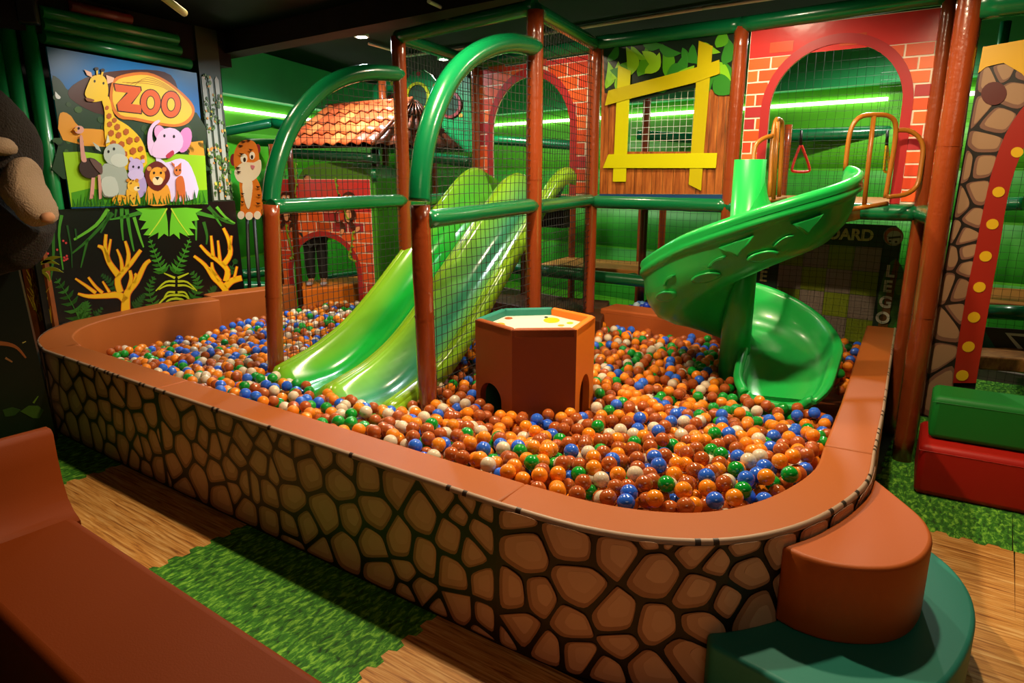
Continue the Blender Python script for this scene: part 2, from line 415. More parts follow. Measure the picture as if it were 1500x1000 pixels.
def wall_unwrap(path):
    seg = []; acc = 0
    for a, b in zip(path, path[1:]):
        L = math.hypot(b[0]-a[0], b[1]-a[1]); seg.append((PL(*a, *b), acc, L)); acc += L
    for p, _, _ in seg:
        p.n = Vector((p.a.y, -p.a.x, 0))
    def inv(px, py):
        best = None
        for pl, a0, L in seg:
            s, z = pl.sz(px, py)
            if -.002 <= s <= L+.002: return a0+s, z
        return None
    def fwd(S_, z, d):
        for pl, a0, L in seg:
            if S_ <= a0+L or pl is seg[-1][0]:
                return pl.P(S_-a0, z, d)
    return inv, fwd, acc
def clip(poly, nx, ny, c):
    out = []
    for i in range(len(poly)):
        a, b = poly[i-1], poly[i]; da = nx*a[0]+ny*a[1]-c; db = nx*b[0]+ny*b[1]-c
        if (da <= 0) != (db <= 0):
            t = da/(da-db); out.append((a[0]+(b[0]-a[0])*t, a[1]+(b[1]-a[1])*t))
        if db <= 0: out.append(b)
    return out
def shrink(poly, g):
    A = sum(poly[i-1][0]*poly[i][1]-poly[i][0]*poly[i-1][1] for i in range(len(poly)))
    if A < 0: poly = poly[::-1]
    out = poly
    for i in range(len(poly)):
        a, b = poly[i-1], poly[i]; dx, dy = b[0]-a[0], b[1]-a[1]; L = math.hypot(dx, dy)
        if L < 1e-5: continue
        nx, ny = dy/L, -dx/L; out = clip(out, nx, ny, nx*a[0]+ny*a[1]-g)
        if len(out) < 3: return []
    return out
def chaikin(p, n=2, k=.16):
    for it_ in range(n):
        q = []; k = .16 if it_ == 0 else .25
        for i in range(len(p)):
            a, b = p[i], p[(i+1) % len(p)]
            q += [(a[0]+(b[0]-a[0])*k, a[1]+(b[1]-a[1])*k), (a[0]+(b[0]-a[0])*(1-k), a[1]+(b[1]-a[1])*(1-k))]
        p = q
    return p
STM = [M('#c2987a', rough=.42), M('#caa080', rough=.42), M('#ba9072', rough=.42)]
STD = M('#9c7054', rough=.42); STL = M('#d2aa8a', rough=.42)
def stones(seeds, box_, fwd, parent_of, gap=.0112, R=.062, rs=.03, mats=STM, dk=STD, lt=STL, d=.0026, name='printed_stone'):
    x0, x1, z0, z1 = box_
    for i, s in enumerate(seeds):
        cell = [(x0, z0), (x1, z0), (x1, z1), (x0, z1)]
        for j, q in enumerate(seeds):
            if i == j: continue
            dx, dy = q[0]-s[0], q[1]-s[1]; D = math.hypot(dx, dy)
            if D > .6 or D < 1e-4: continue
            m = D/2+(s[2]**2-q[2]**2)/(2*D)
            cell = clip(cell, dx/D, dy/D, (s[0]*dx+s[1]*dy)/D+m)
            if len(cell) < 3: break
        if len(cell) < 3: continue
        c = shrink(cell, gap*(.8 if s[2] > .04 else .5))
        if len(c) < 3: continue
        ar = abs(sum(c[k-1][0]*c[k][1]-c[k][0]*c[k-1][1] for k in range(len(c))))/2
        if ar < .0002: continue
        cs = [p for p in chaikin(c, 2)]
        cx = sum(p[0] for p in cs)/len(cs); cz = sum(p[1] for p in cs)/len(cs)
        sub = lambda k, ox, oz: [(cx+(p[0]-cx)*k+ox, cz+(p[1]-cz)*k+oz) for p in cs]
        w = math.sqrt(ar)
        bm = NB()
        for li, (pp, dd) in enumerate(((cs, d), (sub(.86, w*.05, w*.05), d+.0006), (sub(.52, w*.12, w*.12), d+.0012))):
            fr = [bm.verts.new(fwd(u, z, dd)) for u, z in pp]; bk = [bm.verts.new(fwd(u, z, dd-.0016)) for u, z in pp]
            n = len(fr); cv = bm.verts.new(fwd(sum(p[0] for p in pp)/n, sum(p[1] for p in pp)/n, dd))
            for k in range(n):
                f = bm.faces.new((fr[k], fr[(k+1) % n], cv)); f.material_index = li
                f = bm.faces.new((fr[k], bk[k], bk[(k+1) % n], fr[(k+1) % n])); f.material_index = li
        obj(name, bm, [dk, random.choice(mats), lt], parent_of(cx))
def mk(path, seeds, parents, cuts, dd_=.0026):
    inv, fwd, L = wall_unwrap(path); sd = []
    for s in seeds:
        q = inv(s[0], s[1])
        if q and -.03 < q[1] < PZ+.05: sd.append((q[0], q[1], .03 if len(s) > 2 else .055))
    # dedupe
    out = []
    for s in sd:
        if all(math.hypot(s[0]-t[0], s[1]-t[1]) > .045 for t in out): out.append(s)
    cuts = [0]+cuts+[L]
    for k, p in enumerate(parents):
        a, b = cuts[k], cuts[k+1]
        stones([s for s in out if a-.12 < s[0] < b+.12], (a+.004, b-.004, .004, PZ-.004), fwd, lambda x, p=p: p, d=dd_)
front = OF1+OF2[1:]
mk(front, seeds_f, [pb_f1, pb_f2], [math.hypot(OF1[1][0]-OF1[0][0], OF1[1][1]-OF1[0][1])])
mk(OC, seeds_c, [pb_cv], [], .0066)
def rnd_seeds(L, n, z1=PZ, seed=3):
    R_ = random.Random(seed); out = []
    for _ in range(4000):
        s = (R_.uniform(0, L), R_.uniform(0, z1), .055)
        if all(math.hypot(s[0]-t[0], s[1]-t[1]) > .105 for t in out): out.append(s)
        if len(out) >= n: break
    return out
for path, par, sd in ((OL, pb_corner, 5), (OR, pb_r, 6)):
    inv, fwd, L = wall_unwrap(path); stones(rnd_seeds(L, 70, seed=sd), (.004, L-.004, .006, PZ-.004), fwd, lambda x, p=par: p, d=.0066 if path is OL else .0026)

# low blocks closing the pit at the back
def vinyl_block(name, pts, z0, z1, m, label, cat='padded block', bev=.015, group=None, part='vinyl_body', seam=True):
    c = Vector((sum(p[0] for p in pts)/len(pts), sum(p[1] for p in pts)/len(pts), z0))
    t = thing(name, label, cat, c, group)
    obj(part, prism(pts, z0, z1, bev, 3), m, t)
    if seam:
        bm = NB(); cc = Vector((c.x, c.y)); q = [cc+(Vector(p[:2])-cc)*1.0012 for p in pts]
        tube([(*p, z1-.03) for p in q+[q[0]]], .0018, 4, bm, cap=False); obj('seam', bm, m, t)
    return t
def quadpts(p, d, n, L, w): return [(q.x, q.y) for q in (p, p+d*L, p+d*L+n*w, p+n*w)]
da = Vector((.80, -.60)); db = Vector((.60, .80))
vinyl_block('padded_block', quadpts(Vector((.70, 5.33)), Vector((.83, -.56)), db, 1.12, .26), 0, .54, M('#a4501f', **VINYL), 'long brown padded block closing the pit below the window panel')
vinyl_block('padded_block', quadpts(Vector((.60, 5.05)), Vector((.86, -.5)), db, .42, .25), 0, .36, M('#8a3f1a', **VINYL), 'low dark brown padded step half sunk in balls behind the table')

# ------------------------------------------------------------------ climbing frame
P1 = Vector((-1.47, 4.02)); P2 = Vector((-.43, 3.34)); P1b = Vector((-.79, 5.1)); P2b = Vector((.135, 4.3))
P02 = Vector((-.31, 6.3)); P4 = Vector((.615, 5.4)); P5 = Vector((1.48, 4.75)); P6 = Vector((2.386, 4.05)); P7 = Vector((2.235, 3.63))
DZ = 1.38; TZ = 2.5
frame = thing('climbing_frame', 'indoor climbing frame of brown padded posts and green padded bars over the ball pit', 'climbing frame', (0, 4.6, 0))
def post(p, z0, z1, r=.05, m=m_post, top=None, par=None):
    q = top or (p.x, p.y)
    o = obj('post', wobble_tube((p.x, p.y, z0), (q[0], q[1], z1), r, 10, 20, .05), m, par or frame)
    for z in (z0+(z1-z0)*.3, z0+(z1-z0)*.62):
        t = (z-z0)/(z1-z0); x = p.x+(q[0]-p.x)*t; y = p.y+(q[1]-p.y)*t
        obj('tape_band', tube([(x, y, z-.004), (x, y, z+.004)], r*1.05, 10, cap=False), m, o)
    return o
pl1 = PL(P1.x, P1.y, P1b.x, P1b.y); pl2 = PL(P2.x, P2.y, P2b.x, P2b.y)
post(P1, 0, DZ+.03, top=tuple(at(397, 298, Y=4.02)[:2])); post(P2, 0, DZ+.06, .049, top=tuple(at(615, 300, Y=3.34)[:2]))
post(P1b, 0, TZ); post(P2b, 0, TZ, .05); post(P02, 0, TZ-.02, .045); post(P4, 0, TZ, .048); post(P5, 0, TZ, .048); post(P6, 0, TZ+.05, .042)
post(P7, 0, CZ, .058)
for p, ry in (((925, 310), 5.3), ((700, 300), 6.9)):
    pass
def bar(a, b, r=.045, m=m_pipe, name='crossbar', par=None):
    return obj(name, wobble_tube(a, b, r, 12, 16, .05), m, par or frame)
def v3(p, z): return (p.x, p.y, z)
p1t = at(397, 303, Y=4.02); p2t = at(622, 322, Y=3.34)
bar(p1t, v3(P1b, DZ+.01)); bar(p2t, v3(P2b, DZ+.01)); bar(v3(P2b, DZ), v3(P4, DZ)); bar(v3(P4, DZ-.01), v3(P5, DZ-.01), .05); 
bar(v3(P5, DZ-.02), v3(P6, DZ-.02), .05); bar(v3(P02, DZ-.02), v3(P4, DZ-.02)); bar(v3(P1b, DZ), v3(P02, DZ)); bar(v3(P6, DZ-.02), v3(P7, DZ-.02), .05)
bar(v3(P1b, TZ), v3(P2b, TZ+.02)); bar(v3(P1b, TZ), v3(P02, TZ)); bar(v3(P2b, TZ), v3(P4, TZ)); bar(v3(P02, TZ), v3(P4, TZ), .05)
bar(v3(P4, TZ+.01), v3(P5, TZ+.01), .05); bar(v3(P5, TZ+.01), v3(P6, TZ+.03), .05); bar(v3(P6, TZ+.04), v3(P6+da*1.6, TZ+.04), .05)
bar(v3(P7+da*.05, TZ-.12), v3(P7+da*1.6, TZ-.12), .07)
arc1 = [(397, 297), (400, 265), (409, 228), (424, 190), (445, 158), (474, 129), (505, 113), (540, 106), (585, 109)]
arc2 = [(614, 295), (616, 255), (624, 205), (638, 160), (658, 118), (684, 88), (715, 70), (748, 63), (784, 69)]
for pl, arc in ((pl1, arc1), (pl2, arc2)):
    obj('bent_bar', tube([pl.px(*p) for p in cm(arc, 5, False)], .052, 14), m_pipe, frame)
def arc_top(pl, arc):
    q = [pl.sz(*p) for p in cm(arc, 5, False)]
    def f(s):
        for a, b in zip(q, q[1:]):
            if (a[0] <= s <= b[0]) or (b[0] <= s <= a[0]): return a[1]+(b[1]-a[1])*(s-a[0])/(b[0]-a[0]+1e-9)-.03
        return q[0][1] if s < q[0][0] else q[-1][1]
    return f
# decks
obj('deck', prism([(p.x, p.y) for p in (P4, P5, P5+db*1.1, P4+db*1.1)], DZ-.02, DZ+.03, .01), m_tan, frame)
obj('deck', prism([(p.x, p.y) for p in (P5, P6, P6+db*1.1, P5+db*1.1)], DZ-.02, DZ+.03, .01), m_tan, frame)
obj('deck', prism([(p.x, p.y) for p in (P02, P4, P4+db*.7, P02+db*.7)], DZ-.04, DZ+.01, .01), m_tan, frame)

# nets
c_ = .047
net('safety_net', pl1, .03, pl1.L-.04, .35, TZ, c_, 'black net under the left bent green bar, in front of the monkey house', ztop=arc_top(pl1, arc1))
net('safety_net', pl2, .03, pl2.L-.04, .45, TZ, c_, 'black net under the right bent green bar, in front of the wave slide', ztop=arc_top(pl2, arc2))
pq = PL(P2b.x, P2b.y, P4.x, P4.y); net('safety_net', pq, .04, pq.L-.04, .4, TZ-.04, c_, 'black net between the two tall posts behind the octagonal table')
pq = PL(P1b.x, P1b.y, P02.x, P02.y); net('safety_net', pq, .04, pq.L-.04, DZ, TZ-.04, c_, 'black net in front of the spotted green panel, above the deck bar')

# ------------------------------------------------------------------ brick arch panels
def arch_panel(name, label, pl, s0, s1, z0, z1, sc, R, zs, bw, bh, bl, redtop, parent=None, nb=12, rise=1.0):
    """printed vinyl panel with an arched opening, bricks as separate thin pieces"""
    t = thing(name, label, 'panel', pl.P((s0+s1)/2, z0)) if parent is None else parent
    def xin(z, rr):       # half width of the opening at z
        if z < zs: return rr
        q = (z-zs)/((R+(rr-R))*rise) if rr else 9
        return rr*math.sqrt(max(0, 1-q*q)) if q < 1 else -1
    arc = [(sc-R*math.cos(a), zs+R*rise*math.sin(a)) for a in (PI*k/24 for k in range(25))]
    U = [(s0, z0), (sc-R, z0)]+arc+[(sc+R, z0), (s1, z0), (s1, z1), (s0, z1)]
    obj('panel_sheet', ex(pl, U, -.012, 0), m_mort, t)
    Ro = R+bw
    arco = [(sc-Ro*math.cos(a), zs+(R*rise+bw)*math.sin(a)) for a in (PI*k/24 for k in range(25))]
    B = [(sc-Ro, z0), (sc-R, z0)]+arc+[(sc+R, z0), (sc+Ro, z0)]+arco[::-1]
    B = [p for p in B]
    obj('arch_border', ex(pl, B, .0, .007), m_red, t)
    zt = z1-redtop
    def half(z):
        if z <= zs: return Ro-.003
        q = (z-zs)/(R*rise+bw)
        return (Ro-.003)*math.sqrt(1-q*q) if q < 1 else -1
    if redtop > .02:
        obj('top_band', ex(pl, [(s0+.004, zt), (s1-.004, zt), (s1-.004, z1-.004), (s0+.004, z1-.004)], 0, .0025), M('#cc3836', rough=.22, coat=.5, bump=.25, bscale=6), t)
        for k in (.12, .5): 
            a = s0+(s1-s0)*k; obj('brick', ex(pl, [(a, zt+.02), (a+bl*.95, zt+.02), (a+bl*.95, zt+.02+bh*.85), (a, zt+.02+bh*.85)], .0025, .0045), M('#c65030', rough=.25, coat=.4), t)
    row = 0; z = zt-bh; g = .0055
    while z > z0-bh*.5:
        za = max(z, z0)+g; zb = z+bh-g
        if zb-za > .01:
            x = s0-(bl/2 if row % 2 else 0)-random.uniform(0, bl*.1)
            while x < s1:
                a = max(x+g, s0+.004); b = min(x+bl-g, s1-.004); x += bl
                if b-a < .02: continue
                zz = [za+(zb-za)*k/4 for k in range(5)]
                L_ = [(a, min(b, sc-half(q)) if half(q) > 0 else b) for q in zz]; R_ = [(max(a, sc+half(q)) if half(q) > 0 else a, b) for q in zz]
                pieces = []
                if all(half(q) <= 0 or b < sc-half(q) or a > sc+half(q) for q in zz): pieces = [[(a, b)]*5]
                else: pieces = [L_ if a < sc-half(za) or b <= sc else None, R_ if b > sc+half(za) or a >= sc else None]
                for pc in pieces:
                    if not pc: continue
                    ok = [(q, lo, hi) for q, (lo, hi) in zip(zz, pc) if hi-lo > .004]
                    if len(ok) < 2: continue
                    pts = [(lo, q) for q, lo, hi in ok]+[(hi, q) for q, lo, hi in ok[::-1]]
                    if pc[0] == pc[-1] == pc[2]: pts = [(pc[0][0], za), (pc[0][0], zb), (pc[0][1], zb), (pc[0][1], za)]
                    mm = BR[3] if random.random() < .12 else random.choice(BR[:3]+[BR[4]])
                    obj('brick', ex(pl, pts, 0, .0035), mm, t)
        z -= bh; row += 1
    return t
pB = PL(P5.x, P5.y, P6.x, P6.y)
sL = pB.sz(1092, 150)[0]; sR = pB.sz(1378, 100)[0]
il = pB.sz(1127, 165)[0]; ir = pB.sz(1322, 150)[0]; ap = pB.sz(1225, 64)
sc = (il+ir)/2; R = (ir-il)/2
arch_panel('brick_arch_panel', 'large red brick print panel with arched opening behind the spiral slide', pB, sL, sR, DZ+.03, TZ-.03, sc, R, ap[1]-R*.95, .055, .0735, .150, .17, rise=.95)
pA = PL(P02.x, P02.y, P4.x, P4.y)
sL = pA.sz(699, 150)[0]; sR = pA.sz(861, 150)[0]; il = pA.sz(722, 190)[0]; ir = pA.sz(836, 190)[0]; ap = pA.sz(780, 112)
sc = (il+ir)/2; R = (ir-il)/2
arch_panel('brick_arch_panel', 'red brick print panel with arched opening at the top of the wave slide', pA, sL, sR, DZ+.03, TZ-.06, sc, R, ap[1]-R*1.0, .065, .098, .205, .04, rise=1.0)

# ------------------------------------------------------------------ window panel with planks and leaves
pW = PL(P4.x, P4.y, P5.x, P5.y)
wp = thing('window_panel', 'wood print panel with crooked yellow window frame and leaves between two posts', 'panel', pW.P(pW.L/2, DZ))
def q4(pl, pts, d0, d1, name, m, par, sm=0): return obj(name, exp_(pl, pts, d0, d1, sm=sm), m, par)
hole = [(924, 145), (1021, 122), (1016, 224), (922, 225)]
xs = [880, 892, 905, 918, 932, 944, 958, 974, 990, 1008, 1024, 1040, 1052, 1064, 1072]
def top_y(x): return 62-(x-884)*(13/190)
def bot_y(x): return 284-(x-880)*(0/190)
for a, b in zip(xs, xs[1:]):
    a2 = a+.8
    sk = lambda x, y: x+(y-150)*(-.02+(x-880)/190*-.03)
    if b <= 924: segs = [(top_y(a), bot_y(a))]
    elif a >= 1018: segs = [(top_y(a), bot_y(a))]
    else: segs = [(top_y(a), 150-(a-918)*.22-4), (222, bot_y(a))]
    for y0, y1 in segs:
        q4(pW, [(sk(a2, y0), y0), (sk(b, y0), y0), (sk(b, y1), y1), (sk(a2, y1), y1)], -.012, 0, 'plank', m_wood, wp)
LG = [M('#4f9a14', rough=.35), M('#7ab81c', rough=.35), M('#2c7a20', rough=.35), M('#8fc41e', rough=.35), M('#16401a', rough=.4)]
q4(pW, [(884, 64), (1076, 50), (1068, 140), (1050, 132), (1022, 128), (960, 142), (925, 150), (905, 138), (886, 136)], .0, .003, 'foliage_ground', M('#0c1f10', rough=.35), wp)
def leaf(pl, cx, cy, L, w, ang, m, par, d, bend=.15, name='leaf'):
    a = math.radians(ang); c, s = math.cos(a), math.sin(a); n = 7; L1 = []; L2 = []
    for k in range(n+1):
        t = k/n; ww = w*math.sin(PI*t**.8)**.9 if 0 < t < 1 else 0; yy = bend*L*math.sin(PI*t)
        L1.append((cx+c*L*t-s*(yy+ww), cy+s*L*t+c*(yy+ww))); L2.append((cx+c*L*t-s*(yy-ww), cy+s*L*t+c*(yy-ww)))
    return obj(name, exp_(pl, L1+L2[-2:0:-1], d, d+.0025), m, par)
rr = random.Random(4)
for (cx, cy, L, w, ang) in [(902, 130, 34, 7, -80), (925, 110, 42, 9, -100), (935, 112, 45, 10, -75), (945, 108, 38, 8, -55), (920, 118, 30, 9, -150), (975, 112, 48, 9, -95),
        (985, 110, 40, 8, -60), (990, 112, 32, 8, -30), (950, 125, 40, 12, -20), (1050, 70, 30, 9, -70), (1060, 95, 40, 10, -80), (1052, 90, 40, 13, 60), (1048, 110, 40, 15, 40),
        (1062, 130, 40, 9, -90), (890, 90, 30, 6, -60), (888, 130, 40, 7, -85), (896, 118, 30, 6, -70), (1000, 70, 30, 6, 50), (1015, 65, 34, 6, 70), (965, 66, 36, 7, 20),
        (925, 68, 30, 6, 40), (940, 60, 34, 7, 10), (1030, 62, 30, 6, 30), (1046, 100, 34, 8, 100), (905, 100, 34, 9, -20), (960, 98, 30, 8, -130), (1005, 100, 30, 8, 160)]:
    leaf(pW, cx, cy, L, w, ang, rr.choice(LG[:4]), wp, .003+rr.random()*.004)
m_yel = M('#c9c408', rough=.3, coat=.2); m_yel2 = M('#b8a90a', rough=.3, coat=.2)
q4(pW, [(907, 96), (925, 104), (918, 266), (899, 266)], .010, .016, 'frame_board', m_yel, wp)
q4(pW, [(1025, 60), (1045, 68), (1032, 224), (1028, 279), (1010, 270), (1021, 120)], .010, .016, 'frame_board', m_yel2, wp)
q4(pW, [(893, 133), (1022, 99), (1055, 88), (1056, 108), (1021, 121), (924, 145), (888, 155)], .014, .020, 'frame_board', m_yel2, wp)
q4(pW, [(893, 226), (1052, 224), (1050, 246), (885, 246)], .014, .020, 'frame_board', m_yel, wp)
s0, z0 = pW.sz(921, 226); s1, _ = pW.sz(1020, 224); _, zt = pW.sz(1021, 121); sl, zl = pW.sz(924, 145)
net('window_net', pW, s0, s1, z0, zt, .046, 'white net filling the crooked yellow window frame', mat=m_netw, r=.0016, ztop=lambda s: zl+(zt-zl)*(s-sl)/(s1-sl)+.01, d=-.02, jit=.001)
q4(pW, [(880, 284), (1068, 285), (1068, 291), (880, 291)], -.03, .02, 'base_strip', M('#123a66', rough=.4), wp)

# ------------------------------------------------------------------ gate rails on the slide platform
def railing(name, label, pts_list, Ys):
    t = thing(name, label, 'railing', at(*pts_list[0][0], Y=4.1)); t.location.z = DZ
    for (pts, Y, nm) in zip(pts_list, Ys, ['rail_loop', 'baluster', 'side_loop', 'base_plate', 'baluster']):
        P_ = [at(x, y, Y=Y if not isinstance(Y, tuple) else Y[0]+(Y[1]-Y[0])*k/(len(pts)-1)) for k, (x, y) in enumerate(pts)]
        obj(nm, tube(P_, .0135, 8), m_rail, t)
    return t
railing('platform_railing', 'brown metal railing with curved side loop at the right of the spiral slide top',
        [cm([(1238, 250), (1243, 205), (1250, 182), (1263, 170), (1285, 168), (1302, 170), (1312, 182), (1310, 215), (1303, 255), (1297, 290)], 3, False), [(1280, 170), (1272, 240), (1266, 300)],
         cm([(1311, 191), (1330, 191), (1345, 200), (1352, 216), (1349, 245), (1343, 272), (1325, 285), (1300, 288)], 3, False), [(1236, 308), (1300, 298)]],
        [(4.0, 4.05), 4.02, (4.05, 3.98), (3.98, 4.02)])
railing('platform_railing', 'brown metal railing seen edge-on at the left of the spiral slide top',
        [cm([(1127, 288), (1131, 210), (1136, 178), (1142, 176), (1146, 190), (1141, 290)], 3, False), [(1139, 178), (1133, 292)], cm([(1103, 245), (1106, 215), (1118, 203), (1131, 199)], 3, False), [(1118, 296), (1150, 290)]],
        [(4.15, 4.45), 4.25, (4.1, 4.2), (4.2, 4.5)])
o = obj('platform_edge', prism([tuple(at(x, y, z=DZ)[:2]) for x, y in ((1120, 296), (1236, 309), (1302, 298), (1290, 290), (1150, 288))], DZ-.07, DZ, .008), m_rail); tag(o, 'brown metal lip of the platform beneath the right railing', 'platform')

# ------------------------------------------------------------------ swing rings
def ring(label, px, py, w, h, Y, m, flat=1):
    t = thing('swing_ring', label, 'swing ring', at(px, py+h/2, Y=Y))
    pts = cm([(px, py-h/2), (px+w*.22, py-h*.2), (px+w/2, py+h*.35), (px+w*.4, py+h/2), (px-w*.4, py+h/2), (px-w/2, py+h*.35), (px-w*.22, py-h*.2)], 4)
    P_ = [at(x, y, Y=Y) for x, y in pts+[pts[0]]]
    obj('handle', tube(P_, .011, 8, cap=False), m, t)
    obj('strap', tube([at(px, py-h/2, Y=Y), at(px+1, py-h/2-22, Y=Y)], .012, 6), m_black, t)
ring('red triangular swing ring hanging in the right brick arch', 1173, 232, 25, 38, 5.6, M('#c8322a', rough=.35))
ring('yellow swing ring beside the right railing loop', 1299, 232, 7, 38, 5.4, M('#d8b40c', rough=.35))

# ------------------------------------------------------------------ wave slide
def vcol_mat(name, rough=.18, coat=.4):
    m = bpy.data.materials.new(name); m.use_nodes = True; nt = m.node_tree; b = nt.nodes['Principled BSDF']
    a = nt.nodes.new('ShaderNodeAttribute'); a.attribute_name = 'Col'; nt.links.new(a.outputs['Color'], b.inputs['Base Color'])
    b.inputs['Roughness'].default_value = rough; b.inputs['Coat Weight'].default_value = coat; b.inputs['Coat Roughness'].default_value = .05
    return m
m_slide = vcol_mat('slide_plastic')
def lerp(a, b, t): return a+(b-a)*t
def interp(T, t):
    for (a, x), (b, y) in zip(T, T[1:]):
        if t <= b: 
            k = (t-a)/(b-a); return x+(y-x)*k
    return T[-1][1]
def sinterp(xs, n=8):
    P_ = cm(xs, n, False); return lambda t: interp(P_, t)
railz = sinterp([(0, 1.60), (.06, 1.62), (.14, 1.56), (.25, 1.40), (.5, 1.0), (.63, .79), (.75, .625), (.86, .53), (.94, .49), (1, .465)])
railh = sinterp([(0, .27), (.08, .26), (.2, .21), (.5, .18), (.8, .165), (.92, .13), (1.0, .10)])
A0 = Vector((-.26, 6.12)); A1 = Vector((.46, 5.30)); B0 = Vector((-1.40, 3.93)); B1 = Vector((-.61, 3.27))
ws = thing('wave_slide', 'wide two-lane green wave slide running down into the ball pit', 'slide', (-.98, 3.6, .35))
def slide_mesh():
    bm = NB(); nt_ = 56; nw = 57; cl = bm.verts.layers.float_color.new('Col'); rings = []
    for i in range(nt_+3):
        ex_i = max(0, i-nt_); t = min(1, i/nt_); dq = (B0-A0).normalized()*.028*ex_i; a = A0.lerp(B0, t); b = A1.lerp(B1, t); zr = railz(t); hh = railh(t)
        bow = math.sin(PI*t)*.02
        ring_ = []
        def prof(w):
            c_ = (.5+.5*math.cos(4*PI*w)) if 0 <= w <= 1 else 1
            crest = min(1, c_**1.5*1.08)
            hs = hh*(.84 if abs(w-.5) < .25 else 1)
            base_ = zr-hh
            return base_+hs*crest
        top = [(w/(nw-1)*1.0, prof(w/(nw-1))) for w in range(nw)]
        prof_pts = [(-.035, top[0][1]-.11), (-.035, top[0][1]-.03), (-.02, top[0][1]-.006)]+top+[(1.02, top[-1][1]-.006), (1.035, top[-1][1]-.03), (1.035, top[-1][1]-.11)]
        bot = [(w/14, prof(w/14)-.045-(.06 if w in (0, 14) else 0)) for w in range(14, -1, -1)]
        for k, (w, z) in enumerate(prof_pts+bot):
            p = a.lerp(b, w)+dq; v = bm.verts.new((p.x, p.y, z-.028*ex_i**1.6)); ring_.append(v)
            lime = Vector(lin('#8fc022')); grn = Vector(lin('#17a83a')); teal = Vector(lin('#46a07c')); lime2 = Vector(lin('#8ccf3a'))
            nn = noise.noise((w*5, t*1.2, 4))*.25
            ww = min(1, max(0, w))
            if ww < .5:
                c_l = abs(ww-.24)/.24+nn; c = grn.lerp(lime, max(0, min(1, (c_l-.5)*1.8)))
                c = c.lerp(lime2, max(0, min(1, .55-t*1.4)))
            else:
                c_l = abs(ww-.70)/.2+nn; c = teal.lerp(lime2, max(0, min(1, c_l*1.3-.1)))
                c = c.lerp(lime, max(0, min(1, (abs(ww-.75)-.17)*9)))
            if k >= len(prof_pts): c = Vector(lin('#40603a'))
            v[cl] = (*c, 1)
        rings.append(ring_)
    n = len(rings[0])
    for a, b in zip(rings, rings[1:]):
        for k in range(n):
            f = bm.faces.new((a[k], b[k], b[(k+1) % n], a[(k+1) % n])); f.smooth = True
    for q in (rings[0], rings[-1][::-1]):
        f = bm.faces.new(q)
        bmesh.ops.triangulate(bm, faces=[f])
    return bm
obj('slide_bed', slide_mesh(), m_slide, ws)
for (w, t0) in ((.0, .0), (.5, .0), (1.0, .0)):    # rounded rail beads
    pts = []; 
    for i in range(50):
        t = i/49; a = A0.lerp(B0, t); b = A1.lerp(B1, t); p = a.lerp(b, w); z = railz(t)-railh(t)*(.16 if w == .5 else 0)-.010-.012*t
        pts.append((p.x, p.y, z))
    e = pts[-1]; dd = (B0-A0).normalized()
    pts += [(e[0]+dd.x*.03, e[1]+dd.y*.03, e[2]-.04), (e[0]+dd.x*.03, e[1]+dd.y*.03, e[2]-.10)]
    obj('side_rail', tube(pts, .026, 14, rfun=lambda q: .018+.012*q), M('#86b51e', rough=.2, coat=.4), ws)

# ------------------------------------------------------------------ spiral slide
AX = Vector((1.31, 3.88)); m_sp = M('#1bb04c', rough=.3, spec=.45, coat=.2)
sp = thing('spiral_slide', 'green plastic spiral slide winding round a column into the ball pit', 'slide', (AX.x, AX.y, 0))
rimz = sinterp([(-40, 1.65), (0, 1.63), (45, 1.57), (90, 1.47), (135, 1.31), (180, 1.12), (240, 1.00), (300, .90), (330, .82), (360, .72), (385, .65), (420, .57), (450, .53)])
prof0 = [(.075, .29), (.09, .22), (.115, .12), (.16, .045), (.22, .01), (.30, 0), (.38, .005), (.45, .035), (.50, .10), (.525, .18), (.535, .25), (.548, .275), (.565, .285), (.585, .275), (.592, .255),
         (.583, .238), (.590, .222), (.592, .20), (.575, .188), (.565, .17), (.555, .10), (.53, .03), (.47, -.045), (.38, -.075), (.25, -.08), (.12, -.07), (.075, -.05)]
def spiral():
    bm = NB(); rings = []; TE = 388
    st = [0, 3]+list(range(7, TE+1, 6))
    path = [(a, 0) for a in st]+[(TE, d) for d in (.05, .1, .15, .2, .26, .31, .35, .375)]
    for a, d in path:
        th = -math.radians(a); e = Vector((math.cos(th), math.sin(th))); tg = Vector((math.sin(th), -math.cos(th)))
        wz = rimz(a+d*130)
        dep = lerp(.285, .13, min(1, max(0, (a-300)/88+d*.6)) if a > 300 else 0)
        fl = wz-dep; hk = dep/.285
        k = 1
        ke = d/.375
        ring_ = []
        for r, h in prof0:
            hh = h
            if a > 330 or d:          # chute opens out: inner wall becomes a side wall with a rim
                q = min(1, (a-330)/50)
                if r < .2: hh = lerp(h, h*.72, q)
                r2 = lerp(r, r if r > .2 else r-.02, q)
            else: r2 = r
            hh2 = hh*hk if hh > 0 else hh
            if d: hh2 = hh*hk*(1-.55*ke*ke) if h > 0 else hh
            shift = -.03*ke if r > .3 else .02*ke
            if d and ke > .6: 
                wq = (ke-.6)/.4; shift += (.33-r2)*.22*wq*wq
            p = AX+e*(r2*.965+shift)+tg*d
            ring_.append(bm.verts.new((p.x, p.y, fl+hh2-(.02*ke*ke))))
        rings.append(ring_)
    n = len(prof0)
    for a, b in zip(rings, rings[1:]):
        for k in range(n):
            f = bm.faces.new((a[k], b[k], b[(k+1) % n], a[(k+1) % n])); f.smooth = True
    for q in (rings[0], rings[-1][::-1]):
        f = bm.faces.new(q); bmesh.ops.triangulate(bm, faces=[f])
    return bm, rings
bm, rings = spiral()
lip = [Vector(v.co) for v in rings[-1][:13]]; side = [Vector(v.co) for v in [r[0] for r in rings[-18:]]]
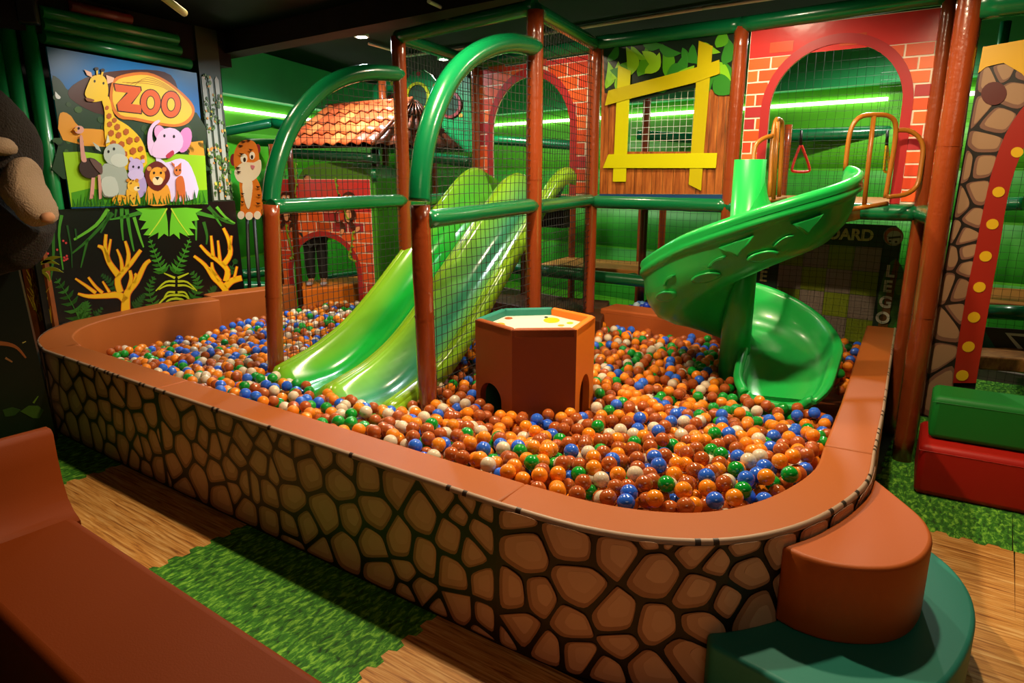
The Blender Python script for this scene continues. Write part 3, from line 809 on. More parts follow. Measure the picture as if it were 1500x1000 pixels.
obj('chute', bm, m_sp, sp)
obj('exit_lip', tube(lip, .027, 12), m_sp, sp)
obj('exit_side_rim', tube(side, .026, 12), m_sp, sp)
obj('column', tube([(AX.x, AX.y, 0), (AX.x, AX.y, 1.66)], .085, 24), m_sp, sp)
def on_wall(ang, h, out=.006):
    th = -math.radians(ang); e = Vector((math.cos(th), math.sin(th))); z = rimz(ang)-.285+h
    r = interp([(-.08, .40), (-.045, .475), (.03, .535), (.10, .558), (.17, .57), (.3, .58)], h)
    return Vector((AX.x+e.x*(r*.965+out), AX.y+e.y*(r*.965+out), z))
def emboss(name, pts, out=.012):
    bm = NB(); c = [on_wall(a, h, out) for a, h in pts]; b = [on_wall(a, h, -.004) for a, h in pts]
    ca = sum(p[0] for p in pts)/len(pts); ch = sum(p[1] for p in pts)/len(pts)
    inn = [on_wall(ca+(a-ca)*.75, ch+(h-ch)*.75, out+.004) for a, h in pts]
    V1 = [bm.verts.new(p) for p in b]; V2 = [bm.verts.new(p) for p in c]; V3 = [bm.verts.new(p) for p in inn]; n = len(pts)
    for A_, B_ in ((V1, V2), (V2, V3)):
        for k in range(n): bm.faces.new((A_[k], A_[(k+1) % n], B_[(k+1) % n], B_[k])).smooth = True
    bm.faces.new(V3); obj(name, bm, m_sp, sp)
for a, h in ((128, .015), (98, .03), (158, .01)): emboss('raised_oval', [(a+8.5*math.cos(q), h+.028*math.sin(q)+.012*math.cos(q)) for q in (2*PI*k/14 for k in range(14))])
for a, h in ((113, .115), (78, .12)): emboss('raised_arrow', [(a+8, h+.035), (a-9, h+.04), (a-2, h-.045)])
for a in (120, 87, 150): emboss('raised_arc', [(a+7*math.cos(q), .05+.05*math.sin(q)) for q in [PI*(.1+.55*k/7) for k in range(8)]]+[(a+5.2*math.cos(q), .05+.036*math.sin(q)) for q in [PI*(.65-.55*k/7) for k in range(8)]], .008)

# ------------------------------------------------------------------ octagonal activity table
TT = .872
tv = [at(x, y, z=TT) for x, y in ((696, 467), (750, 483), (845, 482), (872, 463), (811, 450), (735, 452))]
tb = thing('activity_table', 'tall many-sided brown and orange padded table with white top standing in balls', 'table', (sum(v.x for v in tv)/6, sum(v.y for v in tv)/6, 0))
tc = Vector((sum(v.x for v in tv)/6, sum(v.y for v in tv)/6))
sidem = [M('#863c12', **VINYL), M('#74300c', **VINYL), m_orange, m_orange, m_teal, m_teal]
for k in range(6):
    a, b = Vector(tv[k][:2]), Vector(tv[(k+1) % 6][:2]); ia, ib = tc+(a-tc)*.87, tc+(b-tc)*.87
    plk = PL(a.x, a.y, b.x, b.y); L = plk.L; out = ((a+b)/2-tc).normalized(); plk.n = Vector((plk.a.y, -plk.a.x, 0)); 
    if plk.n.dot(Vector((out.x, out.y, 0))) < 0: plk.n = -plk.n
    if k in (0, 2):      # tunnel hole at the foot
        R_ = L*.30 if k == 0 else L*.27; z0h = .0; zc_ = .48 if k == 0 else .50; c0 = L*(.42 if k == 0 else .5)
        arc = [(c0-R_*math.cos(q), zc_+R_*math.sin(q)*(.9 if k == 0 else 1.2)) for q in (PI*j/14 for j in range(15))]
        pts = [(0, 0), (c0-R_, 0)]+arc+[(c0+R_, 0), (L, 0), (L, TT-.004), (0, TT-.004)]
        obj('side_panel', ex(plk, pts, -.035, 0), sidem[k], tb)
    else:
        obj('side_panel', ex(plk, [(0, 0), (L, 0), (L, TT-.004), (0, TT-.004)], -.035, 0), sidem[k], tb)
    obj('rim', prism([tuple(p) for p in (a, b, ib, ia)], TT-.05, TT+.004, .012), [M('#93481f', **VINYL), M('#93481f', **VINYL), m_orange, m_orange, m_teal, m_teal][k], tb)
inner = [tuple(tc+(Vector(v[:2])-tc)*.88) for v in tv]
obj('table_top', prism(inner, TT-.06, TT-.035), M('#e6e2cf', rough=.3), tb)
for (x, y, rx, ry, c) in ((808, 469, 12, 4, '#c9c21c'), (733, 475, 7, 2.5, '#d8a020'), (745, 466, 6, 1.6, '#b0521c'), (835, 473, 5, 1.6, '#9ac22a'), (800, 464.5, 3, 1, '#222222'), (822, 476.5, 5, 1.4, '#d2a640')):
    bm = NB(); pts = [at(px, py, z=TT-.0345) for px, py in ell(x, y, rx, ry)]
    prism([tuple(p[:2]) for p in pts], TT-.035, TT-.0335, bm=bm); obj('printed_spot', bm, M(c, rough=.3), tb)

# ------------------------------------------------------------------ balls
RB = .0303
def inside(p, poly):
    c = False; x, y = p; j = len(poly)-1
    for i in range(len(poly)):
        xi, yi = poly[i]; xj, yj = poly[j]
        if (yi > y) != (yj > y) and x < (xj-xi)*(y-yi)/(yj-yi)+xi: c = not c
        j = i
    return c
def segd(p, a, b):
    ax, ay = a; bx, by = b; dx, dy = bx-ax, by-ay; t = max(0, min(1, ((p[0]-ax)*dx+(p[1]-ay)*dy)/(dx*dx+dy*dy+1e-12)))
    return math.hypot(p[0]-ax-t*dx, p[1]-ay-t*dy)
pit = offset(OL, .2)+offset(front, PW)[1:-1]+offset(OC, PW)+offset(OR, PW)[1:]+[(1.98, 4.72), (1.62, 4.72), (.68, 5.35), (.15, 5.95), (-.75, 6.15), (-1.35, 6.25), (-1.95, 6.3)]
ctrl = [(-2.9, 4.7, .33), (-2.6, 5.2, .28), (-1.9, 5.9, .36), (-1.5, 6.1, .44), (-2.2, 4.3, .37), (-2.0, 3.9, .43), (-1.4, 3.4, .50), (-.75, 3.05, .52), (-1.05, 3.6, .45), (-.6, 3.27, .46), (-.4, 2.75, .54), (.1, 2.4, .55), (.6, 2.15, .575), (1.05, 2.4, .565),
        (1.2, 2.75, .50), (1.35, 3.12, .43), (1.15, 3.35, .44), (0, 3.0, .48), (.6, 3.0, .50), (.95, 3.2, .47), (1.6, 3.5, .50), (.9, 4.0, .46), (1.4, 4.6, .43), (2.1, 4.4, .45), (.3, 4.6, .42), (-.3, 4.2, .44), (-.5, 5.4, .42), (-1.9, 4.8, .36), (-1.35, 3.8, .46)]
def Tz(x, y):
    w = z = 0
    for a, b, c in ctrl:
        q = 1/((x-a)**2+(y-b)**2+.02)**1.5; w += q; z += q*c
    return z/w
hexo = [tuple(v[:2]) for v in tv]
dirs = (B0-A0).normalized()
slide_end = [tuple(B0+dirs*.04), tuple(B1+dirs*.04), tuple(A1.lerp(B1, .3)), tuple(A0.lerp(B0, .3))]
te = math.radians(388); e_ = Vector((math.cos(-te), math.sin(-te))); tg_ = Vector((math.sin(-te), -math.cos(-te)))
exitq = [tuple(AX+e_*r+tg_*d) for r, d in ((.06, -.05), (.06, .39), (.56, .39), (.60, -.05))]
posts_xy = [(P1.x, P1.y, .05), (P2.x, P2.y, .05), (P1b.x, P1b.y, .05), (P2b.x, P2b.y, .05), (AX.x, AX.y, .09), (P4.x, P4.y, .05)]
def blocked(x, y, z):
    if not inside((x, y), pit): return True
    n = len(pit)
    if min(segd((x, y), pit[i], pit[(i+1) % n]) for i in range(n)) < RB*.98: return True
    for a, b, r in posts_xy:
        if (x-a)**2+(y-b)**2 < (r+RB)**2: return True
    if inside((x, y), hexo) or min(segd((x, y), hexo[i], hexo[(i+1) % 6]) for i in range(6)) < RB: return True
    if inside((x, y), slide_end):
        # under the high part of the slide balls may lie; near its foot they may not
        return (Vector((x, y))-(B0+B1)/2).dot(-dirs) < 1.0
    if min(segd((x, y), slide_end[i], slide_end[(i+1) % 4]) for i in range(2)) < RB*.6: return True
    if inside((x, y), exitq) or min(segd((x, y), exitq[i], exitq[(i+1) % 4]) for i in range(3)) < RB*.9: return True
    # spiral chute above: the lowest turn
    dx, dy = x-AX.x, y-AX.y; r = math.hypot(dx, dy)
    if r < .62:
        ang = (-math.degrees(math.atan2(dy, dx))) % 360
        if ang > 285 or ang < 32: return True
    return False
cellg = {}
balls = []
rb = random.Random(11)
xs_ = [p[0] for p in pit]; ys_ = [p[1] for p in pit]
def deposit(x, y, base):
    gx, gy = int(x/.07), int(y/.07); z = base
    for i in (gx-1, gx, gx+1):
        for j in (gy-1, gy, gy+1):
            for (a, b, c) in cellg.get((i, j), ()):
                d2 = (a-x)**2+(b-y)**2
                if d2 < 4*RB*RB: z = max(z, c+math.sqrt(4*RB*RB-d2))
    return z
tc_cache = {}
for _ in range(46000):
    x = rb.uniform(min(xs_), max(xs_)); y = rb.uniform(min(ys_), max(ys_))
    if blocked(x, y, 0): continue
    T = Tz(x, y)+.018*noise.noise((x*3.1, y*3.1, 0)); base = T-RB-.095
    best = None
    for k in range(5):
        xx = x+(rb.uniform(-.03, .03) if k else 0); yy = y+(rb.uniform(-.03, .03) if k else 0)
        if k and not inside((xx, yy), pit): continue
        z = deposit(xx, yy, base)
        if best is None or z < best[2]: best = (xx, yy, z)
    x, y, z = best
    if z > T-RB+.016 or blocked(x, y, z): continue
    cellg.setdefault((int(x/.07), int(y/.07)), []).append((x, y, z)); balls.append((x, y, z, T))
BC = {'orange': '#f58c1c', 'brown': '#b05622', 'blue': '#2f68e0', 'beige': '#dccbb0', 'green': '#12962e'}
BM = {k: M(v, rough=.12, spec=.6, coat=.5, var=.05, vscale=8) for k, v in BC.items()}
names = list(BC)
def pick(x, y):
    back = y > 3.6 and x < -1.2
    w = [.26, .24, .18, .2, .14] if back else [.30, .34, .13, .11, .12]
    return rb.choices(range(5), w)[0]
cols = [pick(b[0], b[1]) for b in balls]
def ico(sub):
    bm = NB(); bmesh.ops.create_icosphere(bm, subdivisions=sub, radius=RB); V = [tuple(v.co) for v in bm.verts]; F = [tuple(v.index for v in f.verts) for f in bm.faces]; bm.free(); return V, F
V2, F2 = ico(2)
def visible(b): return b[2] > b[3]-RB-.062
order = sorted([i for i, b in enumerate(balls) if b[2] > b[3]-RB-.03], key=lambda i: (Vector(balls[i][:3])-Vector((0, 0, HC))).length)
near = set(order[:300])
bigm = {}
for k, n in enumerate(names):
    bm = NB(); bmesh.ops.create_uvsphere(bm, u_segments=24, v_segments=14, radius=RB)
    for f in bm.faces: f.smooth = True
    me = bpy.data.meshes.new('play_ball_'+n); bm.to_mesh(me); bm.free(); me.materials.append(BM[n]); bigm[k] = me
def region(x, y):
    d = min(segd((x, y), OF2[0], OF2[1]), 9); dc = min(segd((x, y), OC[i], OC[i+1]) for i in range(len(OC)-1)); dr = segd((x, y), OR[0], OR[1])
    dt = math.hypot(x-tc.x, y-tc.y)
    if dc < .29 and dc < dr: return 'against the curved front wall'
    if dr < .29: return 'against the right-hand wall'
    if d < .29: return 'against the long straight wall'
    if dt < .40: return 'right beside the brown table'
    k = int((min(dc, d)-.29)/.07)
    row = ['second', 'third', 'fourth', 'fifth', 'sixth', 'seventh', 'eighth', 'ninth', 'tenth', 'eleventh', 'twelfth', 'thirteenth'][min(k, 11)]
    return 'in the '+row+' row behind the '+('curved' if dc < d else 'straight')+' front wall'
shade = {'orange': 'bright orange', 'brown': 'rusty brown', 'blue': 'royal blue', 'beige': 'pale beige', 'green': 'grass green'}
ORD = 'first second third fourth fifth sixth seventh eighth ninth tenth eleventh twelfth thirteenth fourteenth fifteenth sixteenth seventeenth eighteenth nineteenth twentieth'.split()
rank = {}
for i in order[:300]:
    rank.setdefault((cols[i], region(*balls[i][:2])), []).append(i)
for (c, rg), L_ in rank.items():
    L_.sort(key=lambda i: balls[i][0]/balls[i][1]); cn = names[c]
    for k, i in enumerate(L_):
        x, y, z, T = balls[i]; o = bpy.data.objects.new('play_ball', bigm[c]); COL.objects.link(o); o.location = (x, y, z)
        o.rotation_euler = (rb.random()*6, rb.random()*6, 0)
        if len(L_) == 1: lab = 'the only %s ball %s' % (shade[cn], rg)
        else: lab = '%s ball %s, %s from the left' % (shade[cn], rg, ORD[min(k, 19)])
        tag(o, lab, 'ball', cn+' balls in the pit')
vs = []; fs = []; mi = []
for i, b in enumerate(balls):
    if i in near: continue
    V_, F_ = V2, F2
    o_ = len(vs); vs += [(b[0]+p[0], b[1]+p[1], b[2]+p[2]) for p in V_]; fs += [(a+o_, c+o_, d+o_) for a, c, d in F_]; mi += [cols[i]]*len(F_)
me = bpy.data.meshes.new('ball_pile'); me.from_pydata(vs, [], fs); 
me.polygons.foreach_set('material_index', mi); me.polygons.foreach_set('use_smooth', [True]*len(fs))
for n in names: me.materials.append(BM[n])
o = bpy.data.objects.new('ball_pile', me); COL.objects.link(o); tag(o, 'deep pile of orange, brown, blue, beige and green plastic balls filling the pit', 'ball pile', kind='stuff')
print('BALLS', len(balls))
# foam bed the balls lie on
o = obj('pit_bed', prism([tuple(Vector(p)) for p in pit], .0, .12), m_brown2); tag(o, 'brown padded bottom of the ball pit beneath the balls', 'mat', kind='structure')
# second pit with blue balls behind
vs = []; fs = []; mi = []; cl2 = [M('#2140c0', rough=.2, coat=.2), M('#b8d0e0', rough=.2, coat=.2), M('#5a90d8', rough=.2, coat=.2)]
c2 = at(985, 440, z=.62)
for k in range(420):
    r = .55*math.sqrt(rb.random()); a = rb.random()*2*PI; x = c2.x+.1+r*math.cos(a)*1.1; y = c2.y+.35+r*math.sin(a); z = .62-.22*r/.55-.12*rb.random()
    o_ = len(vs); vs += [(x+p[0], y+p[1], z+p[2]) for p in V2]; fs += [(q+o_, w+o_, e+o_) for q, w, e in F2]; mi += [rb.choices((0, 1, 2), (.7, .12, .18))[0]]*len(F2)
me = bpy.data.meshes.new('blue_ball_pile'); me.from_pydata(vs, [], fs); me.polygons.foreach_set('material_index', mi); me.polygons.foreach_set('use_smooth', [True]*len(fs))
for m in cl2: me.materials.append(m)
o = bpy.data.objects.new('blue_ball_pile', me); COL.objects.link(o); tag(o, 'heap of blue and pale balls in the second pit behind the brown block', 'ball pile', kind='stuff')

# ------------------------------------------------------------------ steps at the lower right
def px_poly(pts, z, sm=4): return [tuple(at(x, y, z=z)[:2]) for x, y in (cm(pts, sm) if sm else pts)]
ZT = .235; ZB = .495
inn = [p for p in offset(OC, -.006) if p[0] > .775]+[(1.36, 2.36)]
outb = [tuple(at(x, y, z=ZB)[:2]) for x, y in cm([(1330, 738), (1356, 762), (1367, 790), (1352, 816), (1318, 830), (1270, 832), (1220, 826), (1175, 813)], 4, False)]
t = thing('quarter_step', 'brown padded quarter-round step standing on the teal step', 'step', (1.2, 1.75, ZT))
obj('vinyl_body', prism(inn[:-3]+outb, ZT+.001, ZB, .014, 3, smooth_sides=True), M('#a9531c', **VINYL), t)
innt = offset(OC, -.004); innt = [p for p in innt if p[0] > .56]
outt = [tuple(at(x, y, z=ZT)[:2]) for x, y in cm([(1366, 806), (1400, 835), (1424, 872), (1430, 912), (1416, 958), (1385, 1000), (1330, 1035), (1260, 1048), (1190, 1022), (1110, 980), (1040, 944)], 4, False)]
t = thing('round_step', 'low teal padded step wrapped round the curved pit corner', 'step', (1.1, 1.6, 0))
obj('vinyl_body', prism(innt+outt, 0, ZT, .016, 3, smooth_sides=True), m_teal, t)

# green and red blocks at the right
fr = Vector((2.05, 3.20)); dd = Vector((.862, -.507)); nn_ = Vector((.507, .862))
vinyl_block('padded_block', quadpts(fr, dd, nn_, 1.3, .42), 0, .27, M('#a8160c', **VINYL), 'bright red padded block on the grass mat under the green block', bev=.03)
vinyl_block('padded_block', quadpts(fr+nn_*.10+dd*.03, dd, nn_, 1.3, .26), .272, .5, M('#0f6a20', **VINYL), 'dark green padded block stacked on the red block', bev=.03)
# ------------------------------------------------------------------ foreground bench
bA = Vector(at(95, 745, z=PZ)[:2]); bB = Vector(at(490, 1000, z=PZ)[:2]); bd = (bB-bA).normalized(); bn = Vector((bd.y, -bd.x))
if bn.y > 0: bn = -bn
t = thing('padded_bench', 'dark brown padded bench with raised end in the near left corner', 'bench', (bA.x, bA.y, 0))
pts = [bA, bA+bd*2.6, bA+bd*2.6+bn*.34, bA+bn*.34]
obj('seat', prism([tuple(p) for p in pts], 0, PZ, .03, 4), m_bench, t)
# raised end panel with a hollow curve down to the seat
hz = at(75, 630, Y=bA.y).z; ud = -bd; bm = NB()
prof = [(-.10, PZ-.01), (-.06, PZ+.012), (-.03, PZ+.045), (-.012, PZ+.10), (-.002, PZ+.18), (0, hz-.015), (.012, hz), (.05, hz), (.062, hz-.015), (.062, 0), (-.10, 0)]
def P3(w, z, u): p = bA+bn*w+ud*u; return (p.x, p.y, z)
fa = [bm.verts.new(P3(-.004, z, u)) for u, z in prof]; fb = [bm.verts.new(P3(.75, z, u)) for u, z in prof]
bm.faces.new(fa); bm.faces.new(fb[::-1])
for k in range(len(prof)): bm.faces.new((fa[k], fb[k], fb[(k+1) % len(prof)], fa[(k+1) % len(prof)])).smooth = k < 8
for f in bm.faces: f.normal_update()
bmesh.ops.triangulate(bm, faces=[f for f in bm.faces if len(f.verts) > 4], ngon_method='EAR_CLIP')
obj('raised_end', bm, m_bench, t)

# ------------------------------------------------------------------ zoo sign, jungle panel, pillar on the left
pZ = PL(-3.16, 4.95, -2.54, 6.40)
if pZ.n.x < 0: pZ.n = -pZ.n
class Lay:
    def __init__(s, base=.004, st=.0012): s.d = base; s.st = st
    def n(s): s.d += s.st; return s.d
def limb(path, w0, w1):
    path = cm(path, 3, False); L_ = []; R_ = []; n = len(path)
    for i, p in enumerate(path):
        a = path[max(i-1, 0)]; b = path[min(i+1, n-1)]; dx, dy = b[0]-a[0], b[1]-a[1]; l = math.hypot(dx, dy) or 1
        w = w0+(w1-w0)*i/(n-1); L_.append((p[0]-dy/l*w, p[1]+dx/l*w)); R_.append((p[0]+dy/l*w, p[1]-dx/l*w))
    return L_+R_[::-1]
def figure(name, pl, parent, items, base, st=.0006, th=.0022):
    """one cut-out or printed figure: layered flat shapes, pixel outlines measured on the photo"""
    bm = NB(); mats = []; d = base
    for it in items:
        c = it[-1]
        if it[0] == 'e': pts = ell(*it[1:-1]) if len(it) > 6 else ell(*it[1:-1])
        elif it[0] == 'p': pts = cm(it[1], 3)
        else: pts = it[1]
        m = M(c, rough=.4)
        if m not in mats: mats.append(m)
        exp_(pl, pts, d-th if d-th > base-.004 else base-.003, d, bm, mats.index(m)); d += st
    return obj(name, bm, mats, parent)
zoo = thing('zoo_sign', 'ZOO sign board with cartoon animals above the dark jungle panel', 'sign', pZ.px(200, 303))
q4(pZ, [(68, 68), (288, 107), (305, 300), (105, 305)], -.015, 0, 'board', M('#2474b8', rough=.3), zoo)
q4(pZ, [(76, 118), (84, 114), (92, 122), (100, 132), (120, 133), (150, 150), (288, 165), (300, 240), (300, 250), (92, 262), (88, 200)], 0, .001, 'tree_line', M('#1d3a1c', rough=.4), zoo, 3)
q4(pZ, [(100, 132), (125, 114), (160, 105), (215, 102), (250, 110), (262, 140), (255, 165), (160, 170), (110, 150)], .001, .002, 'log_back', M('#4a1c0c', rough=.4), zoo, 3)
q4(pZ, [(86, 172), (92, 164), (104, 170), (118, 188), (150, 190), (155, 215), (92, 205)], .002, .003, 'rock', M('#e89a28', rough=.4), zoo, 2)
q4(pZ, [(262, 205), (280, 208), (297, 206), (300, 235), (285, 238)], .002, .003, 'rock', M('#e89a28', rough=.4), zoo)
q4(pZ, [(92, 223), (120, 222), (150, 226), (200, 222), (300, 228), (304, 298), (104, 303)], .003, .004, 'meadow', M('#9ccc1c', rough=.4), zoo)
q4(pZ, [(104, 282), (130, 276), (180, 282), (250, 280), (303, 278), (304, 299), (105, 303)], .004, .005, 'meadow', M('#4c9a14', rough=.4), zoo, 0)
q4(pZ, [(164, 118), (185, 108), (215, 106), (240, 116), (262, 132), (280, 150), (284, 165), (275, 180), (255, 186), (225, 182), (195, 176), (172, 172), (160, 150)], .006, .008, 'name_board', M('#d8741a', rough=.4), zoo, 3)
q4(pZ, [(168, 120), (188, 112), (214, 110), (238, 119), (260, 135), (276, 152), (280, 165), (270, 177), (254, 182), (225, 178), (197, 172), (175, 168), (164, 148)], .008, .009, 'name_board_face', M('#f0c038', rough=.4), zoo, 3)
Z = [(166, 123), (204, 128), (205, 134), (190, 152), (206, 154), (205, 166), (172, 162), (170, 152), (186, 136), (168, 134)]
def grow(pts, k):
    cx = sum(p[0] for p in pts)/len(pts); cy = sum(p[1] for p in pts)/len(pts); return [(cx+(x-cx)*k, cy+(y-cy)*k) for x, y in pts]
figure('letter_z', pZ, zoo, [('q', [(x+(-1.4 if x < 187 else 1.4), y+(-1.4 if y < 145 else 1.4)) for x, y in Z], '#2a1208'), ('q', Z, '#d85a20')], .011)
for cx, cy, rx in ((219, 150.5, 14.5), (249, 153, 14)):
    figure('letter_o', pZ, zoo, [('e', cx, cy, rx+1.3, 20.3, 0, 24, '#2a1208'), ('e', cx, cy, rx, 19, 0, 24, '#d85a20'), ('e', cx, cy, 6.4, 10.2, 0, 20, '#2a1208'), ('e', cx, cy, 5.2, 9, 0, 20, '#f0c038')], .011)
bm = NB()
for k in range(70):
    x = rr.uniform(80, 296); y = rr.choice((rr.uniform(136, 178) if x < 150 else rr.uniform(186, 215), rr.uniform(205, 224)))
    if x > 284 and y < 170: continue
    exp_(pZ, ell(x, y, rr.uniform(3, 7), rr.uniform(2.5, 5), rr.uniform(0, 90), 8), .001, .0022+.0004*(k % 4), bm, k % 3)
tag(obj('bushes', bm, [M('#2c4a20', rough=.4), M('#16301a', rough=.4), M('#3f5f26', rough=.4)], zoo), kind='stuff')
for k in range(4):
    obj('wood_ring', exp_(pZ, limb([(196-k*6, 125-k*1.5), (214, 113.5+k*3), (238, 122+k*2), (258, 136+k*2)], .45, .35), .009, .0098), M('#b07c20', rough=.4), zoo)
YG, BRN = '#f0c21c', '#b85a18'
gir = [('p', [(158, 142), (166, 170), (186, 184), (204, 202), (212, 222), (210, 245), (165, 245), (152, 200), (152, 165), (148, 145)], YG), ('p', [(125, 142), (123, 136), (128, 122), (134, 112), (148, 110), (156, 122), (156, 142), (146, 148), (132, 149)], YG),
       ('q', [(122, 102), (132, 106), (134, 114), (126, 110)], '#f2b89a'), ('q', [(154, 110), (166, 114), (164, 120), (156, 123)], '#f2b89a'), ('q', [(139, 100), (142, 100), (142, 112), (140, 112)], YG), ('q', [(148, 102), (151, 103), (148, 113), (146, 112)], YG),
       ('e', 140, 101, 3, 2.6, 0, '#2a140a'), ('e', 149, 103, 3, 2.6, 0, '#2a140a'), ('e', 137, 119, 1.4, 2, 0, '#1a0e08'), ('e', 150, 122, 1.4, 2, 0, '#1a0e08'), ('p', [(124, 143), (136, 146), (134, 149), (126, 148)], '#8a4a12')]
for x, y, r in ((155, 158, 3), (158, 170, 4), (166, 176, 3.6), (159, 182, 4), (170, 186, 4.5), (161, 195, 4.5), (172, 198, 4.5), (183, 193, 4.5), (164, 210, 4.5), (176, 212, 5), (188, 206, 5), (199, 204, 4), (167, 225, 5), (180, 226, 5), (193, 221, 5), (204, 218, 4), (170, 238, 4), (198, 236, 5), (207, 230, 3)):
    gir.append(('q', ell(x, y, r, r*1.15, 20, 6), BRN))
figure('giraffe', pZ, zoo, gir, .011, .0002)
PK = '#ecc0e0'
figure('elephant', pZ, zoo, [('p', [(225, 225), (240, 238), (262, 232), (278, 245), (286, 290), (225, 292), (232, 262)], '#e8d0ee'), ('e', 268, 205, 10, 19, 15, '#e088c0'), ('e', 232, 195, 8, 12, -20, '#e8a0cc'),
    ('p', [(228, 176), (232, 178), (222, 188), (221, 205), (230, 220), (220, 228), (214, 216), (214, 195), (220, 182)], PK), ('e', 246, 207, 20, 20, 0, PK), ('p', [(224, 208), (240, 200), (250, 226), (232, 232), (220, 226)], PK),
    ('p', [(240, 228), (250, 220), (252, 226), (244, 232)], '#c0304a'), ('e', 238, 199, 1.6, 2.4, 0, '#201018'), ('e', 252, 200, 1.6, 2.4, 0, '#201018')], .018)
GY = '#b9bdae'
figure('rhino', pZ, zoo, [('p', [(150, 240), (180, 245), (186, 280), (176, 286), (150, 288), (143, 265)], '#a8ae9e'), ('e', 165, 226, 16, 16, 20, GY), ('e', 172, 235, 13, 10, 10, '#c9cbba'), ('q', [(133, 208), (142, 214), (145, 222), (138, 218)], GY), ('q', [(155, 196), (158, 208), (152, 210)], '#dcd8c0'),
    ('e', 156, 222, 1.5, 2.2, 0, '#181818'), ('e', 164, 218, 1.5, 2.2, 0, '#181818'), ('p', [(146, 262), (165, 260), (170, 284), (150, 286)], '#c4c8b8')], .020)
figure('hippo', pZ, zoo, [('e', 200, 272, 12, 18, 0, '#b9a0d0'), ('e', 196, 246, 11, 14, 0, '#c9b0dc'), ('e', 196, 256, 12, 8, 0, '#d4bce4'), ('e', 189, 233, 3, 3, 0, '#c9b0dc'), ('e', 206, 236, 3, 3, 0, '#c9b0dc'), ('e', 192, 244, 1.4, 1.8, 0, '#181020'), ('e', 200, 245, 1.4, 1.8, 0, '#181020')], .023)
figure('ostrich', pZ, zoo, [('e', 129, 246, 16, 15, 25, '#3a2420'), ('p', [(114, 200), (118, 200), (121, 222), (124, 236), (117, 236), (115, 222)], '#d89888'), ('e', 113, 190, 7, 6, 0, '#e0a090'), ('q', [(104, 190), (110, 186), (110, 194)], '#e8a030'), ('q', [(131, 260), (136, 260), (134, 290), (128, 292)], '#d89888'),
    ('q', [(140, 256), (144, 256), (147, 290), (142, 292)], '#d89888'), ('e', 112, 188, 1.6, 2, 0, '#181010'), ('p', [(128, 232), (145, 240), (146, 255), (136, 246)], '#6a4a44')], .021)
figure('lion', pZ, zoo, [('p', [(214, 272), (228, 268), (243, 272), (245, 298), (212, 299)], '#f0a030'), ('p', [(209, 255), (214, 242), (228, 236), (242, 246), (246, 258), (240, 270), (228, 280), (214, 272)], '#6a1c14'), ('e', 227, 257, 11.5, 12.5, 0, '#f0a030'),
    ('e', 215, 247, 3.5, 3.5, 0, '#e08a40'), ('e', 237, 248, 3.5, 3.5, 0, '#e08a40'), ('p', [(220, 262), (227, 258), (235, 262), (232, 270), (222, 270)], '#f8d8a0'), ('q', [(223, 259), (230, 259), (227, 264)], '#1c1010'), ('e', 222, 253, 1.5, 1.8, 0, '#1c1010'), ('e', 232, 253, 1.5, 1.8, 0, '#1c1010')], .025)
figure('cheetah', pZ, zoo, [('e', 173, 293, 12, 8, 0, '#f0a824'), ('p', [(182, 278), (196, 276), (202, 298), (186, 300)], '#f0b030'), ('e', 192, 272, 9, 9, 0, '#f4b838'), ('e', 197, 276, 4.5, 3.5, 0, '#f8e0b0'), ('e', 199, 275, 1.8, 1.4, 0, '#181010'), ('e', 184, 264, 2.6, 2.6, 0, '#d88820'), ('e', 197, 264, 2.6, 2.6, 0, '#d88820')]+
    [('e', x, y, 1.1, 1.1, 0, 6, '#7a3a10') for x, y in ((166, 290), (172, 294), (178, 290), (170, 298), (187, 286), (192, 290), (188, 268), (191, 264))], .025, .0005)
figure('fawn', pZ, zoo, [('p', [(255, 262), (264, 258), (268, 275), (268, 296), (264, 298), (262, 285), (257, 296), (254, 298), (255, 280)], '#d86a30'), ('e', 257, 250, 5.5, 7, 0, '#e07a3a'), ('q', [(247, 237), (252, 240), (253, 247)], '#d86a30'), ('q', [(262, 238), (262, 247), (257, 243)], '#d86a30'), ('e', 255, 249, 1.1, 1.5, 0, '#181010'), ('e', 260, 249, 1.1, 1.5, 0, '#181010')], .026)
figure('white_bird', pZ, zoo, [('p', [(80, 134), (84, 138), (88, 142), (86, 145), (81, 143)], '#f0f0e8')], .006)
bm = NB()
for k in range(46):
    x = 106+k*4.25; h = 8+rr.random()*15; ln = rr.uniform(-5, 5)
    exp_(pZ, [(x-1.3, 301.5-(x-105)*.022), (x+1.3, 301.5-(x-105)*.022), (x+ln, 301-h)], .026, .029, bm)
tag(obj('grass_blades', bm, M('#1e6a14', rough=.4), zoo), kind='stuff')

